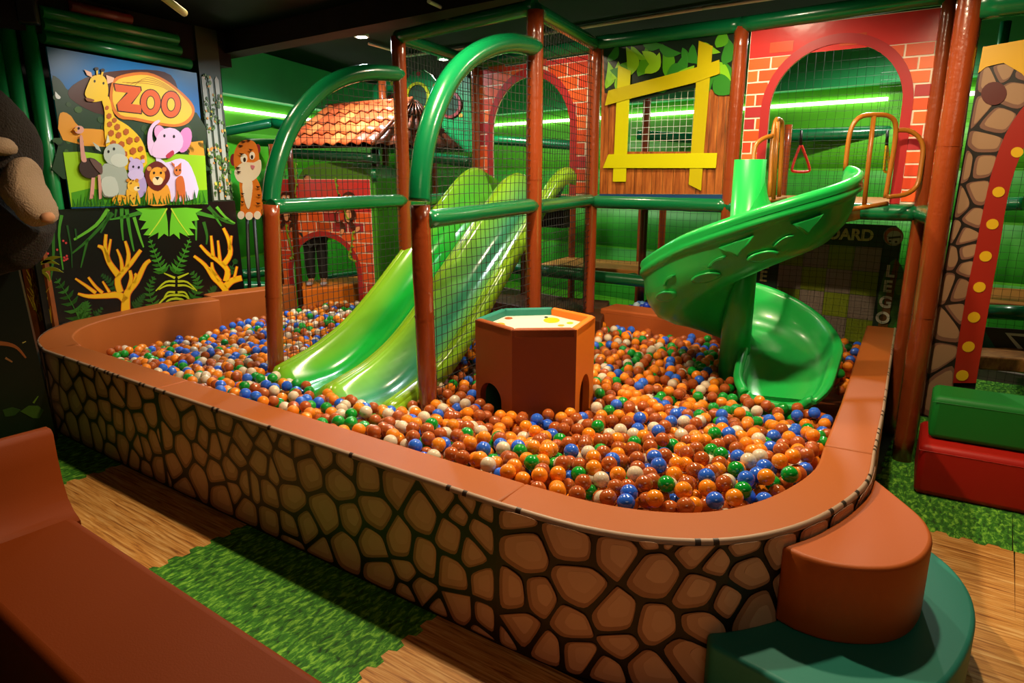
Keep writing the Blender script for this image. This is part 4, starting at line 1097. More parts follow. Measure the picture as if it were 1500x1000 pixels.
jp = thing('jungle_panel', 'black panel with painted jungle leaves and yellow coral trees behind the pit', 'panel', pZ.px(220, 440))
sJ0 = pZ.sz(60, 305)[0]; sJ1 = pZ.sz(345, 305)[0]; zJ = pZ.sz(105, 306)[1]
obj('board', ex(pZ, [(sJ0-.1, 0), (sJ1+.02, 0), (sJ1, zJ), (sJ0-.1, zJ)], -.02, 0), M('#0b0a07', rough=.35), jp)
TY, TO = '#e8b414', '#d8641a'
def tree_print(segs, name='coral_tree'):
    items = []
    for pts in segs: items.append(('p', grow(pts, 1.04), TO))
    for pts in segs: items.append(('p', [(x+.8, y) for x, y in pts], TY))
    figure(name, pZ, jp, items, .003, .0004)
def coral(limbs):
    bm = NB(); mO, mY = M(TO, rough=.4), M(TY, rough=.4)
    for pth, a, b in limbs: exp_(pZ, limb(pth, a+1, b+.8), 0, .003, bm, 0)
    for pth, a, b in limbs: exp_(pZ, limb([(x-.6, y) for x, y in pth], a, b), .003, .005, bm, 1)
    obj('coral_tree', bm, [mO, mY], jp)
coral([([(184, 457), (184, 442), (187, 428), (200, 412), (212, 388), (220, 381)], 6.5, 1.6), ([(184, 440), (174, 432), (155, 433), (130, 434), (114, 430)], 5.5, 1.2), ([(176, 428), (172, 410), (182, 396), (192, 385), (206, 366)], 4.5, 2),
       ([(174, 404), (160, 385), (152, 365), (143, 360)], 4.5, 1.5), ([(160, 384), (154, 362), (155, 343)], 2.5, 1.8), ([(157, 378), (162, 350)], 1.8, 1), ([(179, 398), (177, 380), (171, 365)], 2.5, 1), ([(186, 392), (188, 372), (183, 353)], 3, 1.4),
       ([(140, 429), (125, 418), (110, 408)], 2.2, 1), ([(150, 429), (140, 420), (129, 406)], 2, 1.2), ([(188, 424), (192, 408), (190, 396)], 3, 1.6), ([(196, 415), (199, 404), (197, 401)], 2.4, 1.4), ([(160, 428), (150, 412)], 1.6, .8)])
coral([([(329, 437), (330, 425), (322, 415), (312, 406), (300, 388), (284, 375)], 5, 1.5), ([(330, 420), (340, 411), (354, 407)], 4.5, 3.5), ([(331, 412), (333, 396), (322, 384), (305, 372), (293, 359)], 4, 1.4), ([(327, 388), (337, 372), (335, 352), (327, 334)], 3.5, 1.6),
       ([(322, 382), (319, 352)], 2, 1), ([(312, 376), (309, 345)], 2.2, 1.2), ([(336, 366), (339, 345)], 2, 1), ([(322, 412), (312, 396), (310, 384)], 2.6, 1.2), ([(317, 404), (306, 392)], 2, 1.6), ([(343, 408), (347, 390)], 1.4, 1)])
GL = [M('#3f8a22', rough=.4), M('#2a6418', rough=.4), M('#62b02a', rough=.4), M('#1c4a18', rough=.4)]
for pth, w0, w1, c in [([(158, 306), (140, 330), (108, 351)], 3, 1.5, 2), ([(165, 312), (130, 350), (104, 372)], 3, 1, 1), ([(90, 315), (86, 345), (92, 395)], 2.5, 1, 0), ([(76, 320), (78, 370), (74, 410)], 3, 1, 1), ([(178, 305), (178, 330), (180, 352)], 3, 1, 0),
        ([(185, 306), (190, 340), (196, 368)], 3, 1, 0), ([(196, 318), (204, 345), (210, 362)], 2.5, 1, 2), ([(160, 310), (155, 325), (147, 341)], 3, 1, 1), ([(110, 335), (112, 352)], 1.5, 1, 3), ([(128, 350), (122, 375), (118, 392)], 2, .8, 1), ([(98, 330), (104, 365), (105, 392)], 1.6, .6, 3),
        ([(286, 312), (287, 335), (287, 352)], 2, 1, 0), ([(298, 325), (303, 345), (302, 358)], 2.5, 1, 1), ([(305, 303), (325, 322), (343, 328)], 3, 1, 1), ([(317, 303), (330, 318), (344, 327)], 2.2, 1, 2), ([(312, 312), (320, 325), (324, 331)], 2, .8, 0), ([(170, 306), (168, 320)], 2, 1, 1)]:
    obj('long_leaf', exp_(pZ, limb(pth, w0, w1), .0, .003), GL[c], jp)
for flip in (0, 1):
    mm = lambda pts: [((494-x) if flip else x, y) for x, y in pts]
    obj('split_leaf', exp_(pZ, mm([(242, 305), (222, 304), (198, 306), (208, 312), (203, 322), (214, 324), (206, 336), (218, 334), (210, 344), (221, 345), (217, 348), (232, 340), (231, 350), (240, 342), (246, 346), (245, 325)]), .0, .004), M('#6cc428', rough=.4), jp)
    obj('leaf_vein', exp_(pZ, limb(mm([(244, 305), (232, 325), (218, 344)]), 1, .5), .004, .006), M('#c8e038', rough=.4), jp)
    obj('palm_frond', exp_(pZ, limb(mm([(210, 310), (180, 318), (157, 322)]), 3.5, .6), .0, .003), GL[0], jp)
def fern(path, ln, name='fern', c=0, n=12, side=1.0):
    bm = NB(); P_ = cm(path, 4, False); exp_(pZ, limb(path, .7, .4), 0, .003, bm)
    for i in range(n):
        k = i/n; q = P_[min(int(k*(len(P_)-1)), len(P_)-2)]; q2 = P_[min(int(k*(len(P_)-1))+1, len(P_)-1)]
        dx, dy = q2[0]-q[0], q2[1]-q[1]; l = math.hypot(dx, dy) or 1; dx /= l; dy /= l; L = ln*(1-.75*k)
        for sd in (1, -1):
            nx, ny = -dy*sd, dx*sd; ex_, ey_ = q[0]+nx*L+dx*L*.45, q[1]+ny*L+dy*L*.45; w = 1.2+L*.08
            exp_(pZ, [(q[0]-dx*w, q[1]-dy*w), (q[0]+nx*L*.5-dx*w*.4, q[1]+ny*L*.5-dy*w*.4), (ex_, ey_), (q[0]+nx*L*.4+dx*w*1.6, q[1]+ny*L*.4+dy*w*1.6), (q[0]+dx*w, q[1]+dy*w)], 0, .0025, bm)
    return obj(name, bm, GL[c], jp)
fern([(118, 472), (100, 435), (82, 408)], 20, c=1, n=13); fern([(120, 465), (126, 450), (124, 440)], 14, c=1, n=7); fern([(238, 398), (228, 375), (219, 350)], 13, n=12, c=0); fern([(256, 398), (268, 375), (278, 350)], 13, n=12, c=0)
fern([(226, 452), (218, 425), (226, 405)], 14, c=1, n=9); fern([(282, 440), (290, 415), (280, 398)], 14, c=1, n=9); fern([(172, 430), (160, 412), (148, 402)], 10, c=3, n=8); fern([(336, 400), (343, 385), (346, 380)], 8, c=3, n=6)
fern([(198, 450), (206, 438), (212, 430)], 10, c=3, n=7); fern([(305, 442), (310, 425), (318, 420)], 10, c=3, n=7); fern([(345, 435), (338, 425)], 8, c=3, n=5); fern([(140, 462), (150, 450)], 8, c=3, n=5)
for flip in (0, 1):
    mm = lambda pts: [((516-x) if flip else x, y) for x, y in pts]
    for pth in ([(258, 432), (244, 434), (228, 450)], [(258, 437), (246, 440), (234, 454)], [(256, 412), (242, 413), (228, 426)], [(256, 407), (240, 400)], [(256, 418), (244, 418), (232, 424)], [(256, 428), (246, 428), (240, 436)]):
        obj('yellow_frond', exp_(pZ, limb(mm(pth), 1.8, .7), .0, .004), M('#b4c01c', rough=.4), jp)
for k in range(16):
    obj('berry', exp_(pZ, ell(58+rr.random()*42, 345+rr.random()*38, 1.7, 1.7, 0, 8), .0, .003), M('#c83a3a', rough=.4), jp)

pil = thing('pillar', 'slim square pillar printed with white pickets and flowers, right of the zoo sign', 'pillar', pZ.px(308, 430))
sp0 = pZ.sz(291, 110)[0]+.03; sp1 = pZ.sz(319, 110)[0]+.035
obj('shaft', ex(pZ, [(sp0, 0), (sp1+.02, 0), (sp1+.02, CZ), (sp0, CZ)], -.22, -.021), M('#2c3a24', rough=.5), pil)
sw = (sp1-sp0)/3
for k in range(3):
    a = sp0+.012+k*sw; zt_ = 2.40
    obj('picket', ex(pZ, [(a, zJ+.01), (a+sw*.62, zJ+.01), (a+sw*.62, zt_-.03), (a+sw*.31, zt_), (a, zt_-.03)], -.02, -.015), M('#a8a898', rough=.5), pil)
bm = NB()
for k in range(330):
    s_ = rr.uniform(sp0, sp1+.018); z_ = rr.uniform(zJ+.02, 2.4); 
    if noise.noise((s_*9, z_*5, 2)) < -.05: continue
    r_ = rr.uniform(.006, .014); ex(pZ, [(s_+r_*math.cos(q), z_+r_*math.sin(q)*1.3) for q in (2*PI*j/6+k for j in range(6))], -.015, -.011+.001*(k % 4), bm, rr.choices((0, 1, 2, 3), (.5, .25, .15, .1))[0])
tag(obj('climbing_flowers', bm, [M('#35561f'), M('#5c7a30'), M('#d88a30'), M('#d8c84a')], pil), kind='stuff')
# green padded tubes round the sign
tg = thing('padded_tubes', 'bundle of green padded tubes framing the zoo sign left and top', 'tubes', pZ.P(-.1, 0))
for (x, y) in ((-3.235, 4.93), (-3.33, 4.86), (-3.395, 4.80)):
    obj('upright_tube', tube([(x, y, 0), (x, y, CZ)], .05, 16), m_pipeL, tg)
for (a, b) in (((58, 17), (258, 58)), ((60, 35), (262, 74)), ((62, 54), (277, 94))):
    A_ = pZ.px(*a, d=-.03); B_ = pZ.px(*b, d=-.03); obj('cross_tube', tube([A_, B_], .043, 14), m_pipeL, tg)
o = obj('crossbeam_cap', tube([pZ.px(100, 8, d=-.03), pZ.px(190, 28, d=-.03)], .04, 12), M('#6a2410', rough=.4)); tag(o, 'rusty brown padded tube above the green tubes over the zoo sign', 'tube')
o = obj('speaker_bracket', box(-3.12, 4.78, .11, .10, 2.52, 2.72, .4, .01), M('#0e0c0a', rough=.4)); tag(o, 'small black bracket box at the top of the green tubes', 'bracket')

# fluffy animal figure and dark panel at the left edge
def puff(name, outline, Y, th, m, par, n=9, cen=None, fur=.0):
    """rounded volume from an outline: rings shrink towards front and back"""
    P_ = cm(outline, 5); cx = sum(p[0] for p in P_)/len(P_); cy = sum(p[1] for p in P_)/len(P_); bm = NB(); rings = []
    for k in range(1, n):
        a = PI*k/n; sc_ = math.sin(a)**.7; yy = Y-th*math.cos(a)*-1
        rings.append([bm.verts.new(at(cx+(x-cx)*sc_, cy+(y-cy)*sc_, Y=Y)+Vector((0, -th*math.cos(a), 0))) for x, y in P_])
    N = len(P_)
    for A_, B_ in zip(rings, rings[1:]):
        for k in range(N): bm.faces.new((A_[k], A_[(k+1) % N], B_[(k+1) % N], B_[k])).smooth = True
    for q, s_ in ((rings[0][::-1], 1), (rings[-1], -1)):
        c = bm.verts.new(at(cx, cy, Y=Y)+Vector((0, -th*s_*1.02, 0)))
        for k in range(N): bm.faces.new((q[k], q[(k+1) % N], c)).smooth = True
    if fur:
        for v in bm.verts: v.co += Vector((random.uniform(-fur, fur), random.uniform(-fur, fur), random.uniform(-fur, fur)))
    return obj(name, bm, m, par)
m_fur = M('#1e1208', rough=.9, bump=1, bscale=90); m_fur2 = M('#9a8068', rough=.85, bump=.6, bscale=120)
pn = thing('plush_animal', 'large dark furry animal figure with beige muzzle at the left edge', 'plush toy', at(10, 400, Y=3.0)); pn.location.z = 1.25
puff('body', [(-90, 140), (-20, 125), (5, 142), (28, 168), (40, 190), (42, 235), (40, 300), (62, 330), (70, 345), (52, 385), (20, 398), (-90, 400)], 3.62, .2, m_fur, pn, fur=.003)
puff('muzzle', [(5, 268), (20, 235), (42, 232), (52, 262), (72, 298), (79, 318), (74, 328), (50, 331), (36, 316), (14, 292)], 3.46, .11, m_fur2, pn, fur=.0015)
puff('snout_tip', [(64, 312), (73, 311), (78, 318), (75, 325), (66, 326), (61, 319)], 3.37, .035, M('#b8805c', rough=.85), pn)
puff('arm', [(-60, 195), (0, 200), (18, 212), (20, 222), (8, 228), (-60, 230)], 3.44, .085, m_fur2, pn, fur=.0015)
pD = PL(-2.92, 3.84, -4.2, 3.25)
dp = thing('dark_panel', 'dark jungle print panel with orange branch at the left edge', 'panel', pD.P(.3, 0))
sD = pD.sz(62, 520)[0]; zD = pD.sz(20, 392)[1]
obj('board', ex(pD, [(sD, 0), (1.35, 0), (1.35, zD), (pD.sz(26, 392)[0], zD)], -.05, 0), M('#07100c', rough=.4), dp)
for pth, w0, w1, c in [([(-10, 502), (12, 504), (26, 510), (38, 524)], 3.5, 1, '#8a4a20'), ([(8, 524), (18, 530)], 1.4, 1, '#8a5a30'), ([(33, 502), (38, 500)], .8, .5, '#b0a050'), ([(49, 590), (56, 580)], 1.6, .6, '#5c7a1c')]:
    obj('branch_print', exp_(pD, limb(pth, w0, w1), 0, .003), M(c, rough=.5), dp)
obj('leaf_print', exp_(pD, [(30, 602), (42, 594), (56, 594), (64, 600), (58, 612), (48, 612)], 0, .003), M('#3c5a14', rough=.5), dp)
obj('leaf_print', exp_(pD, [(4, 600), (18, 596), (30, 600), (22, 608), (8, 610)], 0, .003), M('#24400f', rough=.5), dp)
oc = thing('painted_column', 'orange and yellow painted column with leaves behind the plush animal', 'pillar', at(50, 440, Y=4.7)); oc.location.z = 0
ca = at(36, 380, Y=4.72); cb_ = at(60, 380, Y=4.72)
pC = PL(ca.x, 4.72, cb_.x, 4.72)
obj('shaft', ex(pC, [(-.03, 0), (pC.L+.02, 0), (pC.L+.02, 1.32), (-.03, 1.32)], -.12, 0), M('#7a3c0c', rough=.5, var=.4, vscale=6), oc)
bm = NB()
for k in range(60):
    s_ = rr.uniform(0, pC.L); z_ = rr.uniform(.55, .85); ex(pC, [(s_-.004, z_), (s_+.004, z_), (s_+rr.uniform(-.05, .05), z_+rr.uniform(.05, .13))], 0, .003, bm)
tag(obj('grass_print', bm, M('#b0981a'), oc), kind='stuff')
for x, y, L, w, a in ((60, 388, 34, 3.2, -20), (58, 385, 30, 2.5, 5), (60, 396, 34, 3, 5), (60, 396, 22, 2.5, 50), (52, 375, 20, 2, -50), (55, 400, 50, 5, -95)):
    leaf(pC, x, y, L, w, a, M('#a8ac28', rough=.4), oc, .004, bend=-.12, name='leaf')
for x, y in ((33, 334), (30, 352)): obj('flower', exp_(pC, ell(x, y, 8, 6), 0, .004), M('#c8941c', rough=.4), oc)

# ------------------------------------------------------------------ tiger cut-out
pT = PL(-2.7, 6.45, -2.0, 6.45)
tg_t = thing('tiger_cutout', 'orange tiger cut-out sitting on two black sticks beside the pillar', 'cutout', at(365, 410, Y=6.45))
figure('tiger', pT, tg_t, [('p', [(352, 262), (372, 258), (382, 275), (385, 300), (383, 316), (355, 316), (353, 290)], '#e07a20'), ('e', 342, 234, 4.5, 9, 0, '#8a2a34'), ('e', 378, 218, 4, 7, 0, '#8a2a34'), ('p', [(344, 222), (352, 208), (366, 205), (376, 212), (380, 232), (378, 254), (364, 264), (350, 258), (343, 240)], '#e8822a'),
    ('p', [(344, 250), (356, 238), (372, 238), (382, 234), (382, 252), (372, 264), (358, 268), (348, 264)], '#f4e4c8'), ('p', [(356, 268), (370, 266), (368, 296), (364, 306), (358, 290)], '#f4e4c8'), ('e', 358, 232, 5, 7, 0, '#fff8e8'), ('e', 370, 228, 4, 6, 0, '#fff8e8'), ('e', 359, 234, 2, 3.4, 0, '#2a1808'), ('e', 370, 230, 1.8, 3, 0, '#2a1808'),
    ('p', [(368, 242), (374, 243), (371, 248)], '#d87888'), ('e', 354, 315, 5, 6, 0, '#f8e8d0'), ('e', 366, 316, 5.5, 6, 0, '#f8e8d0'), ('e', 378, 315, 5, 6, 0, '#f8e8d0')]+
    [('q', [(x, y), (x+w, y+1), (x+w*.4, y+3.5)], '#3a1a0c') for x, y, w in ((350, 212, 8), (354, 206, 8), (362, 204, 7), (346, 244, 8), (348, 250, 7), (376, 272, 7), (378, 284, 6), (376, 296, 8), (354, 282, 6), (354, 294, 6), (352, 224, 8), (366, 218, 7))], .004, .0012, .003)
for x0, x1 in ((362, 360), (372, 378)):
    a = at(x0, 318, Y=6.46); b = at(x1, 412, Y=6.46); obj('stick', tube([a, (b.x, b.y, 0.0)], .017, 8), m_black, tg_t)

# ------------------------------------------------------------------ monkey house with roof
pM = PL(-2.28, 6.72, -1.33, 6.42)
mh = thing('monkey_house', 'brick print playhouse front with two monkeys swinging beside its arched door', 'playhouse', pM.P(pM.L/2, 0))
sa, za = pM.sz(404, 262); sb, zb = pM.sz(542, 264); il = pM.sz(430, 400)[0]; ir = pM.sz(524, 400)[0]; ap = pM.sz(472, 346)
sc = (il+ir)/2; R = (ir-il)/2
arch_panel('x', '', pM, sa, sb, .15, za, sc, R, ap[1]-R*1.0, .05, .094, .17, .30, parent=mh, rise=1.0)
FUR, SK = '#4a1e14', '#e8a070'
def monkey(dx, dy, s=1, fl=1):
    X = lambda x: dx+x*s*fl; Y_ = lambda y: dy+y*s
    E = lambda x, y, a, b, c, r=0: ('e', X(x), Y_(y), a*s, b*s, r*fl, c)
    return [E(0, 36, 9, 15, FUR), E(1, 37, 5, 11, SK), E(-14, 60, 6, 3.5, SK, 40), E(10, 56, 4, 9, FUR, 20), E(-6, 54, 4, 9, FUR, 30), E(12, 64, 5, 3.5, SK, 60), E(0, 8, 12, 12, FUR), E(-12, 12, 4, 5, SK), E(12, 10, 4, 5, SK),
            E(-3, 8, 5, 6, SK), E(4, 8, 5, 6, SK), E(0, 16, 9, 6, SK), E(-3, 7, 1.6, 2.6, '#fff'.replace('#fff', '#fffaf0')), E(4, 7, 1.6, 2.6, '#fffaf0'), E(-3, 8, .9, 1.4, '#180c08'), E(4, 8, .9, 1.4, '#180c08'), E(0, 19, 4, 1.2, '#a02a28'),
            ('q', limb([(X(8), Y_(26)), (X(14), Y_(20)), (X(16), Y_(0))], 1.8, 1.6), FUR), ('q', limb([(X(-8), Y_(28)), (X(-12), Y_(36)), (X(-2), Y_(44))], 1.8, 1.6), FUR), ('q', limb([(X(9), Y_(46)), (X(20), Y_(48)), (X(22), Y_(34)), (X(17), Y_(28))], 1.1, .8), FUR)]
figure('monkey', pM, mh, monkey(420, 284, .82), .010, .0008)
figure('monkey', pM, mh, monkey(512, 284, .86, -1), .010, .0008)
for pth in ([(434, 240), (435, 270), (430, 300)], [(420, 330), (424, 350), (430, 372), (426, 378)], [(492, 262), (497, 285), (510, 320)], [(518, 340), (516, 360), (512, 375), (520, 382)]):
    o = obj('vine', exp_(pM, limb(pth, .9, .8), .012, .016), M('#7aa024', rough=.5), mh)
    for x, y in cm(pth, 2, False): obj('vine_leaf', exp_(pM, ell(x+1.5, y, 2.4, 1.4, 45, 7), .014, .018), M('#8cb02a', rough=.5), mh)
obj('side_panel', prism([tuple(pM.P(sb, 0, .005)[:2]), tuple(pM.P(sb+.05, 0, .005)[:2]), tuple(pM.P(sb+.05, 0, -.7)[:2]), tuple(pM.P(sb, 0, -.7)[:2])], 0, zb+.02, .006), M('#3d8a1a', rough=.4), mh)
arcp = [pM.sz(x, y) for x, y in cm([(432, 262), (440, 248), (460, 240), (490, 238), (520, 244), (540, 258), (545, 264)], 3, False)]
obj('tunnel_roof', ex(pM, arcp, -.7, -.05), M('#4a7a18', rough=.5), mh)

hr = thing('playhouse_roof', 'orange pantile roof standing above the monkey playhouse', 'roof', (-1.3, 6.7, 1.8))
Ra = at(406, 217, Y=6.9); Rb = at(545, 214, Y=6.2); Rc = at(676, 219, Y=7.0); R1 = at(605, 149, Y=6.95); R0 = at(478, 158, Y=7.55)
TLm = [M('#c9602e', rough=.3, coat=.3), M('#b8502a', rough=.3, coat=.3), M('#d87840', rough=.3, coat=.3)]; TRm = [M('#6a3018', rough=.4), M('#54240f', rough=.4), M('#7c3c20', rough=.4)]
def tiles(a, b, c, d, rows, cols_, mats, n_out):
    """a-b eave, d-c ridge; curved pantiles, one object each"""
    nrm = (b-a).cross(d-a).normalized()
    if nrm.dot(Vector((0, 0, HC))-a) < 0: nrm = -nrm
    bmb = NB(); bmb.faces.new([bmb.verts.new(p-nrm*.01) for p in (a, b, c, d)]); obj('roof_board', bmb, M('#3a1a10', rough=.6), hr)
    for r in range(rows):
        for k in range(cols_):
            bm = NB(); G_ = []
            for j in range(3):
                v = (r+j/2*1.12)/rows; v = min(v, 1.0); row_ = []
                for i in range(7):
                    u = (k+i/6)/cols_; p = (a.lerp(b, u)).lerp(d.lerp(c, u), v)
                    wv = .5-.5*math.cos(2*PI*i/6)
                    row_.append((p+nrm*(.004+.028*wv+.016*(1-j/2))))
                G_.append(row_)
            th_ = nrm*.006
            T_ = [[bm.verts.new(p) for p in q] for q in G_]; B_ = [[bm.verts.new(p-th_) for p in q] for q in G_]
            for j in range(2):
                for i in range(6):
                    bm.faces.new((T_[j][i], T_[j][i+1], T_[j+1][i+1], T_[j+1][i])).smooth = True
            for i in range(6): bm.faces.new((T_[0][i], B_[0][i], B_[0][i+1], T_[0][i+1]))
            obj('roof_tile', bm, random.choice(mats), hr)
tiles(Ra, Rb, R1, R0, 4, 8, TLm, 1)
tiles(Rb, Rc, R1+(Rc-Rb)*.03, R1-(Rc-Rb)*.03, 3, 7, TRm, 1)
obj('hip_cap', tube([Rb+Vector((0, 0, .02)), R1+Vector((0, 0, .03))], .016, 8), TRm[2], hr)
obj('ridge_cap', tube([R0+Vector((0, 0, .02)), R1+Vector((0, 0, .03))], .018, 8), TLm[1], hr)

# rear frame: posts and rolls behind and under the decks
rf = thing('climbing_frame', 'lower climbing frame at the back with brown posts and green padded rolls', 'climbing frame', (0, 7.0, 0))
def rpost(px, py, Y, z1, r=.04, m=m_post, z0=0):
    p = at(px, py, Y=Y); obj('post', wobble_tube((p.x, p.y, z0), (p.x, p.y, z1), r, 10, 10, .04), m, rf)
for a in ((940, 400, 5.9, DZ, .032, m_postd), (969, 350, 6.6, DZ, .034, m_post), (838, 350, 7.0, DZ, .036, m_post), (768, 380, 6.2, DZ, .035, m_postd), (560, 130, 7.3, 2.5, .04, m_post), (637, 270, 7.0, 1.8, .03, m_post), (555, 340, 6.9, 1.8, .045, m_postd),
          (403, 250, 6.9, 1.85, .05, m_post), (607, 260, 7.6, 1.8, .03, m_post), (948, 150, 7.0, 2.5, .04, m_post), (1150, 240, 6.4, 2.0, .035, m_post), (1440, 240, 4.6, 2.5, .03, m_pipe), (430, 300, 6.65, 1.85, .03, m_postd)):
    rpost(a[0], a[1], a[2], a[3], a[4], a[5])
def rbar(p, q, Yp, Yq, r=.045, m=m_pipe): obj('crossbar', wobble_tube(at(*p, Y=Yp), at(*q, Y=Yq), r, 12, 10, .05), m, rf)
rbar((322, 194), (398, 180), 6.9, 7.2, .045); rbar((398, 180), (450, 190), 7.2, 7.2, .05); rbar((322, 206), (415, 210), 7.4, 7.4, .04); rbar((322, 216), (415, 220), 7.8, 7.8, .04)
rbar((352, 402), (402, 396), 6.7, 6.9, .05); rbar((354, 419), (402, 420), 6.5, 6.6, .05); rbar((412, 224), (550, 232), 6.9, 6.3, .045, M('#08462a', rough=.3, coat=.4)); rbar((594, 226), (692, 238), 6.6, 6.6, .048)
rbar((545, 256), (552, 256), 6.4, 6.4, .06); rbar((720, 205), (870, 215), 8.2, 7.4, .05); rbar((935, 198), (1030, 203), 7.6, 7.2, .05); rbar((1120, 200), (1400, 190), 6.7, 6.0, .06); rbar((1120, 214), (1400, 200), 7.0, 6.2, .045)
rbar((735, 392), (870, 402), 6.6, 6.2, .05); rbar((790, 396), (1000, 418), 6.0, 5.5, .05, M('#0a5a30', rough=.3, coat=.4)); rbar((920, 408), (1000, 395), 6.0, 6.6, .045); rbar((540, 402), (600, 388), 7.0, 7.2, .05); rbar((475, 408), (530, 402), 7.6, 7.6, .05)
rbar((1440, 300), (1500, 298), 5.2, 5.0, .05)
def slab(label, pts, z0, z1, m, nm='rear_platform', cat='platform', bev=.01):
    o = obj(nm, prism([tuple(at(x, y, z=z1)[:2]) for x, y in pts], z0, z1, bev), m); return tag(o, label, cat)
slab('tan padded platform under the deck behind the tall posts', [(790, 386), (965, 398), (955, 384), (830, 376)], .66, .74, M('#b87a30', **VINYL))
slab('dark brown padded bench under the wave slide at the back', [(716, 440), (880, 470), (893, 440), (735, 428)], 0, .5, M('#4a2410', **VINYL), 'rear_bench', 'bench')
slab('orange padded block inside the monkey playhouse door', [(443, 424), (500, 420), (545, 410), (535, 403), (440, 412)], 0, .50, m_orange, 'padded_block', 'padded block')
slab('small teal padded wedge beside the orange block in the playhouse door', [(470, 462), (520, 448), (520, 455), (480, 468)], .1, .36, m_teal, 'padded_wedge', 'padded block')
o = obj('black_box', box(*at(812, 322, Y=5.3)[:2], .22, .1, 1.18, 1.32, -.6, .004), m_black); tag(o, 'black box under the deck at the right foot of the wave slide top', 'box')
# spotted green panel
pS = PL(-1.55, 7.75, -.38, 7.15)
sg = thing('spotted_panel', 'scalloped green play panel with red and yellow rings above the tiled roof', 'panel', pS.px(620, 220))
q4(pS, [(545, 225), (546, 130), (558, 113), (575, 118), (590, 122), (605, 105), (620, 102), (632, 110), (638, 118), (650, 104), (668, 102), (688, 115), (692, 222)], -.02, 0, 'board', M('#14964e', rough=.35), sg, 0)
for cx, cy, rx, ry, c in ((613, 143, 15, 20, '#c9c41c'), (580, 158, 15, 18, '#b82a30'), (660, 153, 14, 17, '#a03a38')):
    bm = NB(); O = ell(cx, cy, rx+3, ry+3, 0, 24); I = ell(cx, cy, rx-1, ry-1, 0, 24)
    for k in range(24):
        k2 = (k+1) % 24; exp_(pS, [O[k], O[k2], I[k2], I[k]], 0, .02, bm)
    obj('ring', bm, M(c, rough=.35), sg); obj('opening', exp_(pS, ell(cx, cy, rx-1, ry-1, 0, 20), 0, .002), M('#0a3a18', rough=.6), sg)
for x, y, c in ((613, 108, '#c8444a'), (559, 134, '#c8444a'), (637, 126, '#d8a03a'), (674, 118, '#a0444a'), (675, 169, '#d8a01c'), (575, 122, '#c8c020')): obj('spot', exp_(pS, ell(x, y, 3, 3.4, 0, 12), 0, .004), M(c, rough=.4), sg)

# large nets at the back
pN = PL(-2.5, 8.4, 2.9, 5.5)
net('safety_net', pN, .2, pN.L-.1, .15, 1.9, .06, 'wide black net across the back of the play area in front of the green wall', r=.0013)
pN2 = PL(2.72, 5.35, 4.6, 3.7); net('safety_net', pN2, 0, pN2.L, .1, 2.3, .05, 'black net behind the stone arch at the right edge', r=.0012)
pN3 = PL(P5.x+.6, P5.y+.85, P6.x+.62, P6.y+.8); net('safety_net', pN3, 0, pN3.L, DZ, TZ, .06, 'black net seen through the large right brick arch', r=.0011)

# ------------------------------------------------------------------ toy brick board under the deck
pG = PL(2.83, 5.02, 1.97, 5.70)
if pG.sz(1300, 400)[0] > pG.sz(1200, 400)[0]: pass
bd_ = thing('brick_board', 'dark toy brick board lettered LEGO BOARD behind a net under the platform', 'board', pG.P(.5, .3))
ztb = pG.sz(1320, 331)[1]; zbb = pG.sz(1262, 506)[1]; sr = pG.sz(1322, 340)[0]; slf = pG.sz(1100, 400)[0]
obj('back_panel', ex(pG, [(slf, 0), (sr, 0), (sr, ztb-.05), (sr+(.05 if slf > sr else -.05), ztb), (slf, ztb)], -.03, 0), M('#14301a', rough=.5), bd_)
cols_g = [M('#8a9a1c', rough=.4), M('#9a8a7c', rough=.4), M('#7c8c18', rough=.4), M('#8a7a6c', rough=.4)]
gx = [1148, 1188, 1230, 1288]; 
sA = pG.sz(1288, 400)[0]; sB = pG.sz(1140, 400)[0]; n_c, n_r = 4, 4; zA = pG.sz(1280, 362)[1]; zB = zbb+.02
for i in range(n_c):
    for j in range(n_r):
        a = sA+(sB-sA)*i/n_c; b = sA+(sB-sA)*(i+1)/n_c; z0_ = zB+(zA-zB)*j/n_r; z1_ = zB+(zA-zB)*(j+1)/n_r; g = .002*(1 if sB > sA else -1)
        bm = ex(pG, [(a+g, z0_+.002), (b-g, z0_+.002), (b-g, z1_-.002), (a+g, z1_-.002)], 0, .006)
        for p in range(6):
            for q in range(6):
                cs_, cz_ = a+(b-a)*(p+.5)/6, z0_+(z1_-z0_)*(q+.5)/6
                ex(pG, [(cs_+.008*math.cos(w), cz_+.008*math.sin(w)) for w in (PI/3*k for k in range(6))], .006, .011, bm)
        obj('baseplate', bm, cols_g[(i+j*1) % 2+(0 if (i*j) % 3 else 2)], bd_)
def text(s, px, py, h, pl, m, par, name='lettering', d=.004, squash=1):
    cu = bpy.data.curves.new(name, 'FONT'); cu.body = s; cu.size = h; cu.extrude = .002; cu.align_x = 'CENTER'; cu.align_y = 'CENTER'; cu.offset = .004
    tmp = bpy.data.objects.new(name, cu); COL.objects.link(tmp); dg = bpy.context.evaluated_depsgraph_get(); dg.update()
    me = bpy.data.meshes.new_from_object(tmp.evaluated_get(dg)); bpy.data.objects.remove(tmp); bpy.data.curves.remove(cu)
    c = pl.px(px, py, d); xa = pl.a.copy()
    if xa.x < 0: xa = -xa
    for v in me.vertices:
        p = c+xa*(v.co.x*squash)+Vector((0, 0, v.co.y))+pl.n*v.co.z; v.co = p
    me.materials.clear(); me.materials.append(m); o = bpy.data.objects.new(name, me); link(o, par); return o
m_let = M('#c8c078', rough=.4)
text('LEGO BOARD', 1205, 342, .115, pG, m_let, bd_)
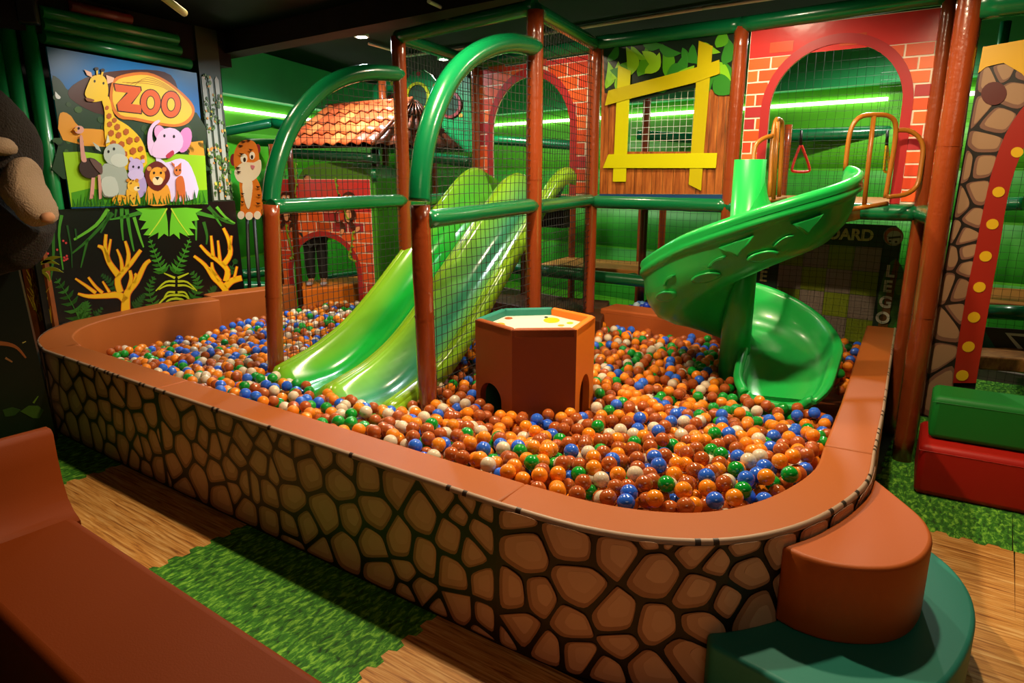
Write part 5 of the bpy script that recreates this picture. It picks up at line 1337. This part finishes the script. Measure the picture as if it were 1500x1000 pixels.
for ch, x, y in (('L', 1304, 398), ('E', 1300, 420), ('G', 1297, 443), ('O', 1293, 466)): text(ch, x, y, .12, pG, M('#d8d0b8', rough=.4), bd_, 'letter', .022)
for ch, x, y in (('L', 1121, 386), ('E', 1118, 405)): text(ch, x, y, .12, pG, m_let, bd_, 'letter', .012)
obj('letter_post', exp_(pG, [(1312, 378), (1318, 385), (1300, 480), (1285, 482)], .003, .008), M('#7a4c10', rough=.5), bd_)
figure('palm_print', pG, bd_, [('p', [(1296, 400), (1310, 380), (1325, 400), (1322, 440), (1308, 480), (1288, 480), (1286, 440)], '#3d6a28'), ('e', 1318, 420, 7, 12, 10, '#6a8a24')], .002, .0005, .002)
figure('round_emblem', pG, bd_, [('e', 1309, 346, 15, 14, 0, 24, '#8a8070'), ('e', 1309, 346, 13.6, 12.6, 0, 24, '#b0541c'), ('e', 1311, 348, 11.5, 10.5, 0, 24, '#b4b4aa'), ('e', 1304, 353, 2, 1.6, 0, '#222222'), ('e', 1313, 354, 2, 1.6, 0, '#222222'), ('q', [(1302, 347), (1320, 345), (1320, 348), (1302, 350)], '#3a3a3a')], .010)
net('safety_net', PL(pG.o.x-.02*0, pG.o.y, 1.97, 5.70), min(slf, sr)-.05, max(slf, sr)+.02, .1, DZ-.05, .05, 'black net stretched in front of the dark toy brick board', d=.06, r=.0012)

# ------------------------------------------------------------------ stone arch at the right
pR = PL(P7.x+.07, P7.y, P7.x+.07+.8*1.2, P7.y-.6*1.2)
sa_ = thing('stone_arch_panel', 'stone print arch panel with yellow top and red dotted border at the right edge', 'panel', pR.P(.1, .5))
s00 = pR.sz(1440, 68)[0]; zr = pR.sz(1440, 68)[1]; sl0 = pR.sz(1352, 555)[0]
left = lambda z: sl0+(s00-sl0)*(z-.5)/(zr-.5)
inn_px = [(1430, 560), (1440, 500), (1452, 430), (1463, 370), (1476, 290), (1490, 240), (1510, 200), (1545, 168)]
out_px = [(1396, 560), (1404, 500), (1416, 430), (1428, 370), (1442, 300), (1458, 235), (1482, 180), (1520, 135), (1560, 118)]
inn_s = [pR.sz(*p) for p in cm(inn_px, 3, False)]; out_s = [pR.sz(*p) for p in cm(out_px, 3, False)]
zbt = .26
sheet = [(left(.5), zbt), (inn_s[0][0], zbt)]+inn_s+[(inn_s[-1][0]+.2, inn_s[-1][1]+.02), (inn_s[-1][0]+.2, zr+.02), (left(zr), zr)]
obj('panel_sheet', ex(pR, sheet, -.015, 0), M('#15110b', rough=.4), sa_)
obj('arch_border', ex(pR, [(p[0], max(p[1], zbt)) for p in inn_s]+[(p[0], max(p[1], zbt)) for p in out_s[::-1]], 0.004, .012), M('#8c1a08', rough=.4), sa_)
for x, y in ((1490, 223), (1463, 281), (1454, 328), (1444, 375), (1435, 420), (1427, 464), (1419, 507), (1410, 549)):
    obj('dot', exp_(pR, ell(x, y, 9.3, 7.6, -12, 18), .012, .015), M('#c8a010', rough=.4), sa_)
q4(pR, [(1440, 69), (1530, 53), (1530, 150), (1497, 108), (1470, 92), (1445, 98), (1433, 107)], 0.004, .007, 'yellow_top', M('#c89a08', rough=.4), sa_)
sds = [(1440, 115), (1470, 100), (1490, 135), (1426, 160), (1460, 180), (1410, 240), (1445, 210), (1440, 240), (1402, 300), (1440, 285), (1395, 340), (1413, 345), (1430, 320), (1388, 375), (1425, 390), (1385, 420), (1405, 425), (1382, 475), (1410, 460), (1372, 525), (1395, 550), (1420, 370), (1505, 105)]
sd = [(*pR.sz(x, y), .06) for x, y in sds]
def in_arch(cx): return sa_
class _F: pass
def fwdR(u, z, d): return pR.P(u, z, d)
# cells clipped to the strip left of the border by sampling its outer line
def stones_arch():
    for i, s in enumerate(sd):
        cell = [(s[0]-.3, s[1]-.3), (s[0]+.3, s[1]-.3), (s[0]+.3, s[1]+.3), (s[0]-.3, s[1]+.3)]
        for j, q in enumerate(sd):
            if i == j: continue
            dx, dy = q[0]-s[0], q[1]-s[1]; D = math.hypot(dx, dy); cell = clip(cell, dx/D, dy/D, (s[0]*dx+s[1]*dy)/D+D/2)
        cell = clip(cell, 0, -1, -zbt-.002)
        # left edge line
        ax, az, bx, bz = left(.5), .5, left(zr), zr; dx, dz = bx-ax, bz-az; L = math.hypot(dx, dz); nx, nz = -dz/L, dx/L
        if nx > 0: nx, nz = -nx, -nz
        cell = clip(cell, nx, nz, nx*ax+nz*az-.002)
        # border: nearest outer chord
        k = min(range(len(out_s)-1), key=lambda k: math.hypot(out_s[k][0]-s[0], out_s[k][1]-s[1])); p, q = out_s[k], out_s[k+1]; dx, dz = q[0]-p[0], q[1]-p[1]; L = math.hypot(dx, dz); nx, nz = dz/L, -dx/L
        if nx < 0: nx, nz = -nx, -nz
        cell = clip(cell, nx, nz, nx*p[0]+nz*p[1]+.01)
        # yellow top
        cell = clip(cell, 0, 1, pR.sz(1470, 92)[1])
        c = shrink(cell, .0065) if len(cell) > 2 else []
        if len(c) < 3: continue
        cs = chaikin(c, 2); cx = sum(p[0] for p in cs)/len(cs); cz = sum(p[1] for p in cs)/len(cs); bm = NB()
        ex(pR, cs, 0, .002, bm, 0); ex(pR, [(cx+(p[0]-cx)*.82+.006, cz+(p[1]-cz)*.82+.006) for p in cs], .002, .003, bm, 1)
        obj('printed_stone', bm, [M('#6c4a3a', rough=.42), M('#8e6e50', rough=.42)], sa_)
stones_arch()
obj('red_patch', exp_(pR, ell(1456, 137, 19, 17, -15, 18), .003, .006), M('#4a1008', rough=.4), sa_)
# things seen through the stone arch
slab('wooden plank bench seen through the stone arch', [(1425, 520), (1520, 528), (1520, 510), (1430, 508)], .50, .58, grain('plank_bench', '#5a3414', '#8a5a26', '#a87838', 4, (3, 14, 3), .5), 'plank_bench', 'bench')
slab('tan padded platform seen through the stone arch', [(1440, 442), (1530, 448), (1530, 425), (1445, 420)], .62, .72, M('#9a5c24', **VINYL))
o = obj('padded_roll', tube([at(1438, 456, Y=4.2), at(1530, 460, Y=3.9)], .045, 14), m_pipe); tag(o, 'green padded roll seen low through the stone arch', 'padded roll')
ls = thing('letter_board', 'dark board with a white outlined letter shape seen through the stone arch', 'board', at(1470, 515, Y=3.95))
pQ = PL(at(1430, 500, Y=4.0).x, 4.0, at(1540, 500, Y=3.85).x, 3.85)
q4(pQ, [(1430, 478), (1540, 486), (1540, 524), (1430, 514)], -.01, 0, 'board', M('#2a2a1e', rough=.5), ls)
q4(pQ, [(1432, 480), (1441, 482), (1460, 512), (1430, 510)], 0, .003, 'teal_corner', M('#14604a', rough=.5), ls)
bm = NB(); exp_(pQ, [(1472, 487), (1502, 489), (1502, 493), (1480, 491), (1502, 514), (1502, 520), (1497, 518)], 0, .004, bm); obj('letter_shape', bm, M('#cfd2bc', rough=.4), ls)

# ------------------------------------------------------------------ child standing behind the playhouse
def skin_figure(name, pts, edges, radii, mat, par, lv=1):
    me = bpy.data.meshes.new(name); me.from_pydata(pts, edges, []); o = bpy.data.objects.new(name, me); link(o, par)
    m = o.modifiers.new('skin', 'SKIN'); 
    for i, r in enumerate(radii): me.skin_vertices[0].data[i].radius = (r, r)
    me.skin_vertices[0].data[0].use_root = True
    s = o.modifiers.new('sub', 'SUBSURF'); s.levels = lv; s.render_levels = lv; me.materials.append(mat); 
    for p in me.polygons: p.use_smooth = True
    return o
ft = at(466, 417, z=.50); fx, fy = ft.x, ft.y; fz = .50
ps = thing('person', 'person in black trousers and dark top standing behind the arched playhouse door', 'person', (fx, fy, fz))
bx = lambda x, y, z: (fx+x, fy+y, fz+z)
pts = [bx(0, 0, .50), bx(0, 0, .60), bx(0, 0, .74), bx(0, 0, .84), bx(0, -.005, .90), bx(.06, 0, .46), bx(.062, -.01, .26), bx(.06, 0, .05), bx(-.06, 0, .46), bx(-.062, -.01, .26), bx(-.06, 0, .05),
       bx(.10, 0, .80), bx(.15, .01, .62), bx(.15, -.04, .46), bx(-.10, 0, .80), bx(-.15, .01, .62), bx(-.15, -.04, .46), bx(.07, -.07, .02), bx(-.07, -.07, .02), bx(0, -.005, .98)]
ed = [(0, 1), (1, 2), (2, 3), (3, 4), (4, 19), (0, 5), (5, 6), (6, 7), (0, 8), (8, 9), (9, 10), (3, 11), (11, 12), (12, 13), (3, 14), (14, 15), (15, 16), (7, 17), (10, 18)]
skin_figure('body', pts, ed, [.085, .075, .085, .06, .028, .062, .048, .034, .062, .048, .034, .035, .026, .02, .035, .026, .02, .022, .022, .05], M('#b07850', rough=.6), ps)
skin_figure('trousers', [pts[0], pts[5], pts[6], pts[7], pts[8], pts[9], pts[10]], [(0, 1), (1, 2), (2, 3), (0, 4), (4, 5), (5, 6)], [.092, .072, .058, .045, .072, .058, .045], M('#0a0a0c', rough=.8), ps)
skin_figure('top', [bx(0, 0, .42), bx(0, 0, .52), bx(0, 0, .64), bx(0, 0, .76), bx(0, 0, .83), pts[11], pts[12], pts[14], pts[15]], [(0, 1), (1, 2), (2, 3), (3, 4), (4, 5), (5, 6), (4, 7), (7, 8)], [.115, .10, .088, .095, .06, .045, .034, .045, .034], M('#23272a', rough=.5, var=.8, vscale=160), ps)
bm = sphere(bx(0, .0, 1.0), .085, scale=(.85, .95, 1.1)); obj('head', bm, M('#b07850', rough=.6), ps)
bm = sphere(bx(0, .02, 1.03), .09, scale=(.95, .98, 1.05)); obj('hair', bm, M('#120c08', rough=.8), ps)
for sx in (.07, -.07):
    bm = sphere(bx(sx, -.05, .02), .04, scale=(.8, 1.7, .5)); obj('sandal', bm, M('#a8a0b0', rough=.5), ps)
